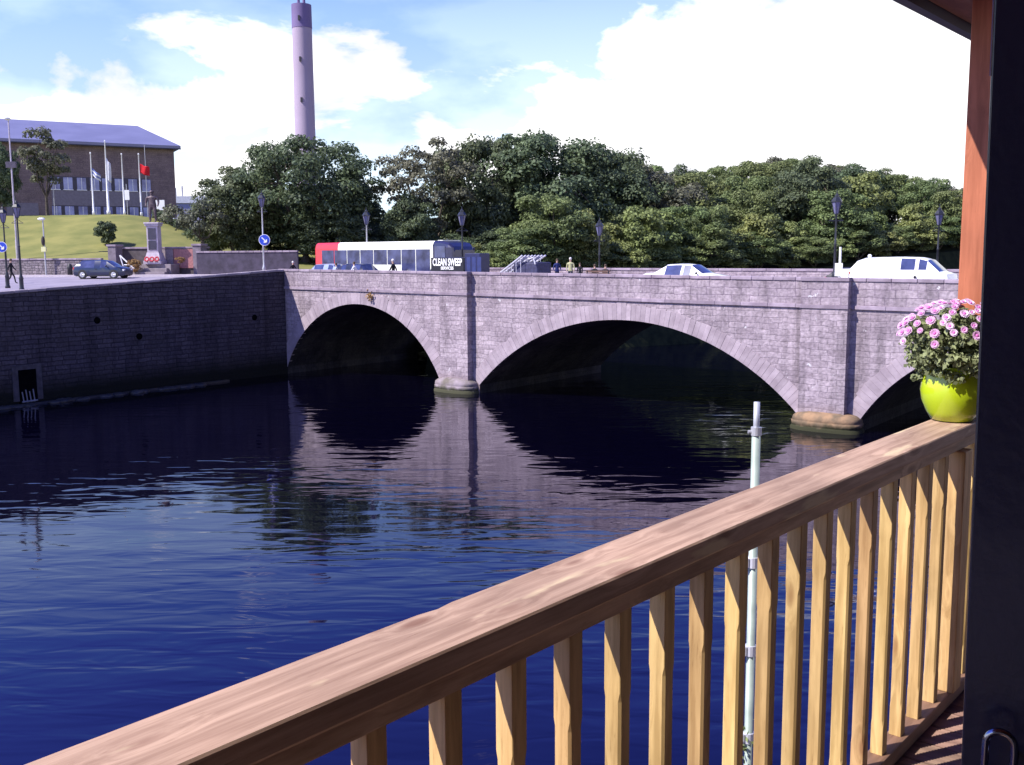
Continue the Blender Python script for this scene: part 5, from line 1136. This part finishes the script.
# ------------------------------------------------------------------ scaffold pole in the river
q = at(757, 6.0, 0, 402)
pol = empty('scaffold_pole', (q.x,q.y,0), 0, 'pale green and grey scaffold pole standing in the river beyond the railing', 'pole')
x = MB(); zt_ = hz(757,402,6.0); zs_ = hz(757,432,6.0); x.tube((0,0,-2),(0,0,zs_),.027,n=16); x.build('outer_tube', mat('pale green tube', (0.30,0.36,0.31), 0.5, noise=0.15, nscale=6, metal=.1), pol, smooth=True)
x = MB(); x.tube((0,0,zs_-.05),(0,0,zt_),.019,n=16); x.build('inner_tube', mat('grey steel tube', (0.50,0.52,0.56), 0.45, noise=0.1, metal=.3), pol, smooth=True)
x = MB(); x.tube((0,0,zs_-.02),(0,0,zs_+.03),.033,n=16); x.tube((-.05,0,zs_),(-.03,0,zs_),.012); x.build('collar', M['galv'], pol)
for py_ in (562, 650, 737):
    z_ = hz(755,py_,6.0); x = MB(); x.tube((0,0,z_-.035),(0,0,z_+.035),.036,n=14); x.box(-.075,-.03,-.03,.03,z_-.03,z_+.03); x.tube((-.09,0,z_+.02),(-.04,0,z_+.02),.012); x.build('coupler', mat('steel coupler', (0.6,0.6,0.64), 0.4, metal=.4, noise=.1), pol, bevel=.004)
x = MB(); rr2 = random.Random(5); z_ = hz(752,742,6.0)
for k in range(60):
    p = Vector((-.02+rr2.gauss(0,.035), rr2.gauss(0,.03), z_+rr2.gauss(0,.05))); a_ = Vector((rr2.uniform(-1,1),rr2.uniform(-1,1),rr2.uniform(-1,1))).normalized()*.022; b2 = a_.orthogonal().normalized()*.01
    x.add([p-a_,p+b2,p+a_,p-b2],[(0,1,2,3)])
x.build('weed', M['leafC'], pol, fix=False)

# ------------------------------------------------------------------ our balcony: deck, railing, post, roof, door
DECK = 6.268
cap_w = wood_mat('pinkish handrail timber', (0.50,0.34,0.245), (0.38,0.24,0.165), grain=(1.2,22,22), stain=(0.66,0.52,0.33))
bal_w = wood_mat('yellow pine baluster', (0.58,0.40,0.17), (0.45,0.29,0.11), grain=(14,14,1.2))
rail_w = wood_mat('dark brown bottom rail', (0.24,0.135,0.09), (0.17,0.095,0.06), grain=(1.2,14,14))  # darker brown than the handrail and balusters
railing = empty('deck_railing', (F0.x,F0.y,0), RROT, 'timber deck railing with a broad flat handrail and square pale balusters', 'railing')
T0, T1 = -3.2, 3.45
# handrail cap with softened edges and a chipped knot on the river side
bm = bmesh.new(); nseg = 150; rr = random.Random(1)
prof = [(-.003,7.333),(0,7.338),(0,7.374),(-.003,7.378),(-.1485,7.378),(-.1515,7.374),(-.1515,7.338),(-.1485,7.333)]
rings = []
for i in range(nseg+1):
    t = T0 + (T1-T0)*i/nseg; row = []
    for (y,z) in prof:
        dy = 0
        if y > -.01:
            c_ = t-(-.224)
            if -.012 < c_ < 0.035: dy = -.012*(1-abs(c_)/(.012 if c_ < 0 else .035))
        row.append(bm.verts.new((t, y+dy+rr.uniform(-.0003,.0003), z)))
    rings.append(row)
for i in range(nseg):
    for k in range(8): bm.faces.new((rings[i][k], rings[i+1][k], rings[i+1][(k+1)%8], rings[i][(k+1)%8]))
bm.faces.new(rings[0]); bm.faces.new(list(reversed(rings[-1]))); bmesh.ops.recalc_face_normals(bm, faces=bm.faces)
me = bpy.data.meshes.new('handrail'); bm.to_mesh(me); bm.free(); me.materials.append(cap_w); o = bpy.data.objects.new('handrail', me); COL.objects.link(o); o.parent = railing
x = MB(); x.box(T0, T1, -.0995, -.056, 7.2665, 7.3325); x.build('top_rail', wood_mat('top rail timber', (0.54,0.36,0.25), (0.35,0.21,0.14), grain=(1.2,14,14)), railing, bevel=.004)
x = MB(); x.box(T0, T1, -.114, -.045, 6.272, 6.3255); x.build('bottom_rail', rail_w, railing, bevel=.004)
bw = .0415; pitch = .1725; t_ref = .906
def baluster():
    mb = MB(); hb = bw/2; z0, z1 = 6.326, 7.3325; c = .0055; zc1 = 7.264-.175; zc0 = 6.326+.10
    def ring(ch, z):
        return [(hb-ch,-hb,z),(hb,-hb+ch,z),(hb,hb-ch,z),(hb-ch,hb,z),(-hb+ch,hb,z),(-hb,hb-ch,z),(-hb,-hb+ch,z),(-hb+ch,-hb,z)]
    secs = [ring(.0015,z0), ring(.0015,zc0), ring(c,zc0+.02), ring(c,zc1-.02), ring(.0015,zc1), ring(.0015,z1)]
    n = 8; vs_ = [p for s in secs for p in s]
    mb.add(vs_, [(i*n+k, i*n+(k+1)%n, (i+1)*n+(k+1)%n, (i+1)*n+k) for i in range(5) for k in range(n)] + [tuple(range(n-1,-1,-1)), tuple(5*n+k for k in range(n))])
    return mb
b0 = None
for k in range(-22, 15):
    t = t_ref + pitch*k + bw/2
    if t > 3.4: break
    if 2.38 < t < 2.55: continue
    if b0 is None: b0 = baluster().build('baluster', bal_w, railing); o = b0
    else: o = b0.copy(); COL.objects.link(o)
    o.location = (t, -.0757, 0); o.parent = railing
# deck
deck = empty('timber_deck', (F0.x,F0.y,0), RROT, 'grooved brown deck boards behind the railing, striped by sunlight', 'deck')
deck_w = wood_mat('brown grooved decking', (0.30,0.19,0.14), (0.20,0.12,0.09), grain=(14,1.2,14), knots=False)
t = -3.4
while t < 4.2:
    mb = MB(); w_ = .142; ng = 12; top = []
    for g_ in range(ng*4+1):
        a_ = g_/(ng*4); zz_ = DECK - .0028*(0.5-0.5*math.cos(2*math.pi*a_*ng)); top.append((t + a_*w_, zz_))
    top = [(t, DECK-.006)] + top + [(t+w_, DECK-.006), (t+w_, DECK-.03), (t, DECK-.03)]
    n = len(top); mb.add([(p[0], -2.6, p[1]) for p in top] + [(p[0], -.03, p[1]) for p in top], [(k, (k+1)%n, n+(k+1)%n, n+k) for k in range(n)] + [tuple(range(n)), tuple(range(2*n-1,n-1,-1))])
    mb.build('deck_board', deck_w, deck, fix=False); t += .148
x = MB(); x.box(-3.4, 4.2, -.07, -.03, DECK-.22, DECK-.031); x.box(-3.4, 4.2, -2.6, -2.55, DECK-.22, DECK-.031); x.box(-3.4,4.2,-1.3,-1.25,DECK-.22,DECK-.031); x.build('joist', rail_w, deck)
for tx in (-3.0, .5, 4.0): x = MB(); x.box(tx, tx+.1, -1.4, -1.3, 3.0, DECK-.222); x.build('support', rail_w, deck)
# post and roof
orange = wood_mat('orange stained timber', (0.52,0.19,0.095), (0.44,0.15,0.07), grain=(14,14,1.0), knots=False, rough=.5)
orange_h = wood_mat('stained beam timber', (0.36,0.13,0.08), (0.29,0.10,0.06), grain=(1.0,14,14), knots=False, rough=.5)
porch = empty('porch_roof', (F0.x,F0.y,0), RROT, 'orange stained corner post and porch roof edge at upper right', 'porch')
PT = 2.55
x = MB(); x.box(PT, PT+.10, -.128, -.030, 7.381, 8.93); x.build('post', orange, porch, bevel=.004)
x = MB(); x.box(2.415, 2.505, -.1275, -.055, 6.3265, 7.2655); x.build('newel', bal_w, railing, bevel=.004)
x = MB(); x.box(-6, PT+1.0, -.16, .118, 8.932, 9.05); x.build('beam', orange_h, porch, bevel=.004)
x = MB(); x.box(-6, PT+1.0, -3.2, -.162, 9.0, 9.04); x.build('ceiling', orange_h, porch)
x = MB(); x.box(-6, PT+1.01, .12, .16, 8.895, 9.08); x.build('fascia', mat('dark navy fascia', (0.03,0.03,0.06), 0.4, noise=0.1), porch)
x = MB(); x.box(-6, PT+1.06, -3.2, .19, 9.085, 9.14); x.build('roof', mat('dark roof sheet', (0.05,0.05,0.06), 0.6, noise=0.1), porch)
# navy door standing open at the right
e0 = at(975, .98, 0); 
dv = ray(980.5, 400); eP = Vector((dv.x/dv.y*.98, .98, 0))
door = empty('door', (eP.x, eP.y, DECK), R(-28), 'dark navy door standing open at the right edge, with a bright metal handle', 'door')
navyd = mat('dark navy door paint', (0.02,0.018,0.045), 0.30, noise=0.12, nscale=2.5, bump=0.05, bscale=60, coat=.15)
x = MB(); x.box(0,.86,0,.044,.012,2.4); x.build('leaf', navyd, door, bevel=.002)
door.rotation_euler = (0, -.009, R(-28)); door.location.x += .012
x = MB(); x.box(-.0012,-.0002,.0,.003,1.9,2.38); x.build('edge_highlight', mat('painted edge highlight', (0.25,0.22,0.40), 0.4, noise=0.1), door)  # catch light on the door's upper edge, painted as a pale strip
# curved handle swept as one smooth tube
def sweep(pts, r0, n=12):
    mb = MB(); rings = []
    side_ = Vector((0, 1, 0))
    for i, p in enumerate(pts):
        d = (pts[min(i+1, len(pts)-1)] - pts[max(i-1, 0)]).normalized(); x1 = d.cross(side_)
        x1 = x1.normalized() if x1.length > 1e-4 else Vector((1,0,0)); y1 = d.cross(x1).normalized()
        for k in range(n):
            t = 2*math.pi*k/n; mb.v.append(tuple(p + x1*(r0*math.cos(t)) + y1*(r0*math.sin(t))))
    for i in range(len(pts)-1):
        for k in range(n): mb.f.append((i*n+k, i*n+(k+1)%n, (i+1)*n+(k+1)%n, (i+1)*n+k)); mb.m.append(0)
    mb.f.append(tuple(range(n))); mb.f.append(tuple((len(pts)-1)*n + k for k in range(n))); mb.m += [0, 0]
    return mb
chrome = mat('dark chrome', (0.30,0.30,0.36), 0.16, metal=1.0, noise=0.05)
hc_ = hz(1000, 766, .90) - DECK; hx = .036
pts = [Vector((hx-.013, -.032, hc_-.16 + .02*k)) for k in range(8)] + [Vector((hx - .013*math.cos(math.pi*k/14), -.032, hc_ + .014*math.sin(math.pi*k/14))) for k in range(1, 14)] + [Vector((hx+.013, -.032, hc_ - .004 - .018*k)) for k in range(8)]
h_ = sweep(pts, .0036).build('handle', chrome, door, smooth=True)
x = MB()
for zz_ in (-.15, -.05): x.tube((hx-.013, -.032, hc_+zz_), (hx-.013, 0, hc_+zz_), .004); x.tube((hx+.013, -.032, hc_+zz_+.03), (hx+.013, 0, hc_+zz_+.03), .004)
x.build('handle_mount', chrome, h_, smooth=True)
# unseen cabin walls, added to block sky light from the inland side
hs_ = empty('added_cabin_walls', (0,0,0), 0, 'unseen dark timber cabin walls added around the door to block sky light', 'building')
x = MB(); hinge = Vector((eP.x+.86*math.cos(R(-28)), eP.y+.86*math.sin(R(-28)), 0))
x.box(hinge.x+.03, hinge.x+.15, hinge.y-2.5, hinge.y+.05, 3.0, 9.0); dcl = mat('dark cladding', (0.06,0.045,0.045), .7, noise=.2, nscale=4); x.build('wall', dcl, hs_)
hs_.location = F0; hs_.rotation_euler = (0,0,RROT)
bpy.data.objects.remove(hs_.children[0])
x = MB(); x.box(-6, 4.5, -3.3, -3.22, 3.0, 9.1); x.build('wall', dcl, hs_)
x = MB(); x.box(-6, -5.9, -3.2, -.2, DECK, 8.99); x.build('wall', dcl, hs_)
hp = Vector((hinge.x, hinge.y, 0)) - F0; ht_, hy_ = hp.dot(r_), hp.dot(rn_)
x = MB(); x.box(ht_+.06, ht_+.16, -3.2, hy_+.02, DECK, 8.99); x.build('wall', dcl, hs_)

# flower pot on the handrail
fpz = 7.379; pc_ = Vector((1.636, 3.668, fpz))
pc_ = F0 + r_ * 2.43 - rn_ * .068; pc_.z = fpz
pot = empty('flower_pot', pc_, 0.4, 'glossy lime green pot of pink daisies standing on the end of the handrail', 'flower pot')
lime = mat('lime green glaze', (0.43,0.55,0.015), 0.22, noise=0.05, nscale=4, coat=.8)
x = MB(); x.lathe([(.055,0),(.070,.004),(.086,.03),(.102,.065),(.108,.10),(.104,.135),(.094,.165),(.090,.178),(.094,.182),(.084,.182),(.082,.15),(.03,.14)], 40); x.build('pot', lime, pot, smooth=True)
gl = leaf_mat('chrysanthemum leaves', (0.33,0.37,0.19), (0.17,0.21,0.10), .5)
rng = random.Random(9); cl = []
for k in range(120):
    d = Vector((rng.gauss(0,1), rng.gauss(0,1), rng.gauss(0,1))).normalized()
    if d.z < -.55: continue
    rad = rng.uniform(.45,1); cl.append((d.x*.165*rad, d.y*.165*rad, .245+d.z*.11*rad, rng.uniform(.03,.05)))
for k in range(16):
    a_ = 2*math.pi*k/16; cl.append((math.cos(a_)*.105, math.sin(a_)*.105, rng.uniform(.135,.20), .032)); cl.append((math.cos(a_+.2)*.12, math.sin(a_+.2)*.12, rng.uniform(.18,.21), .045))
cmx = leaves_mesh('foliage', cl, 90, .019, [gl], 5); o = bpy.data.objects.new('foliage', cmx); COL.objects.link(o); o.parent = pot
petal = mat('pink petals', (0.60,0.34,0.56), 0.6, noise=.18, nscale=30, island=.18); petal2 = mat('magenta centre petals', (0.55,0.12,0.42), 0.6, noise=.1); pet3 = mat('pale petals', (0.68,0.50,0.68), 0.6, noise=.1, nscale=30, island=.12)
def flower_mesh(pm1):
    mb = MB()
    for ring_, (r0, n, tilt) in enumerate(((.021,16,.15),(.016,13,.5))):
        for k in range(n):
            a_ = 2*math.pi*(k+.5*ring_)/n; ca, sa = math.cos(a_), math.sin(a_); z_ = r0*math.sin(tilt); w2 = r0*.22
            mb.add([(ca*.004,sa*.004,.001*ring_),(ca*r0*.7-sa*w2, sa*r0*.7+ca*w2, z_*.7+.001*ring_),(ca*r0,sa*r0,z_+.001*ring_),(ca*r0*.7+sa*w2,sa*r0*.7-ca*w2,z_*.7+.001*ring_)],[(0,1,2,3)])
    mb.mi = 1; mb.blob((0,0,.003),.007,.007,.005,8,5)
    me = bpy.data.meshes.new('flower'); me.from_pydata(mb.v,[],mb.f); me.materials.append(pm1); me.materials.append(petal2); me.polygons.foreach_set('material_index', mb.m); me.update(); return me
fm_ = [flower_mesh(petal), flower_mesh(pet3)]; rng = random.Random(31); placed = []
tries = 0
while len(placed) < 98 and tries < 6000:
    tries += 1
    a_ = rng.uniform(0,2*math.pi); el = math.asin(rng.uniform(-.05 if len(placed) > 80 else .2, 1)); d = Vector((math.cos(a_)*math.cos(el), math.sin(a_)*math.cos(el), math.sin(el)))
    p = Vector((d.x*.192, d.y*.192, .262 + d.z*.135 - max(0, .35-d.z)*.05))
    if any((p-q2).length < .0225 for q2 in placed): continue
    placed.append(p); o = bpy.data.objects.new('flower', fm_[rng.random() > .55]); COL.objects.link(o); o.parent = pot; o.location = p
    o.rotation_euler = (d*.8 + Vector((-.15,-.35,.25))).to_track_quat('Z','Y').to_euler(); s_ = rng.uniform(.5,.82); o.scale = (s_,s_,s_)
pot.scale = (1.07,1.07,1.12)
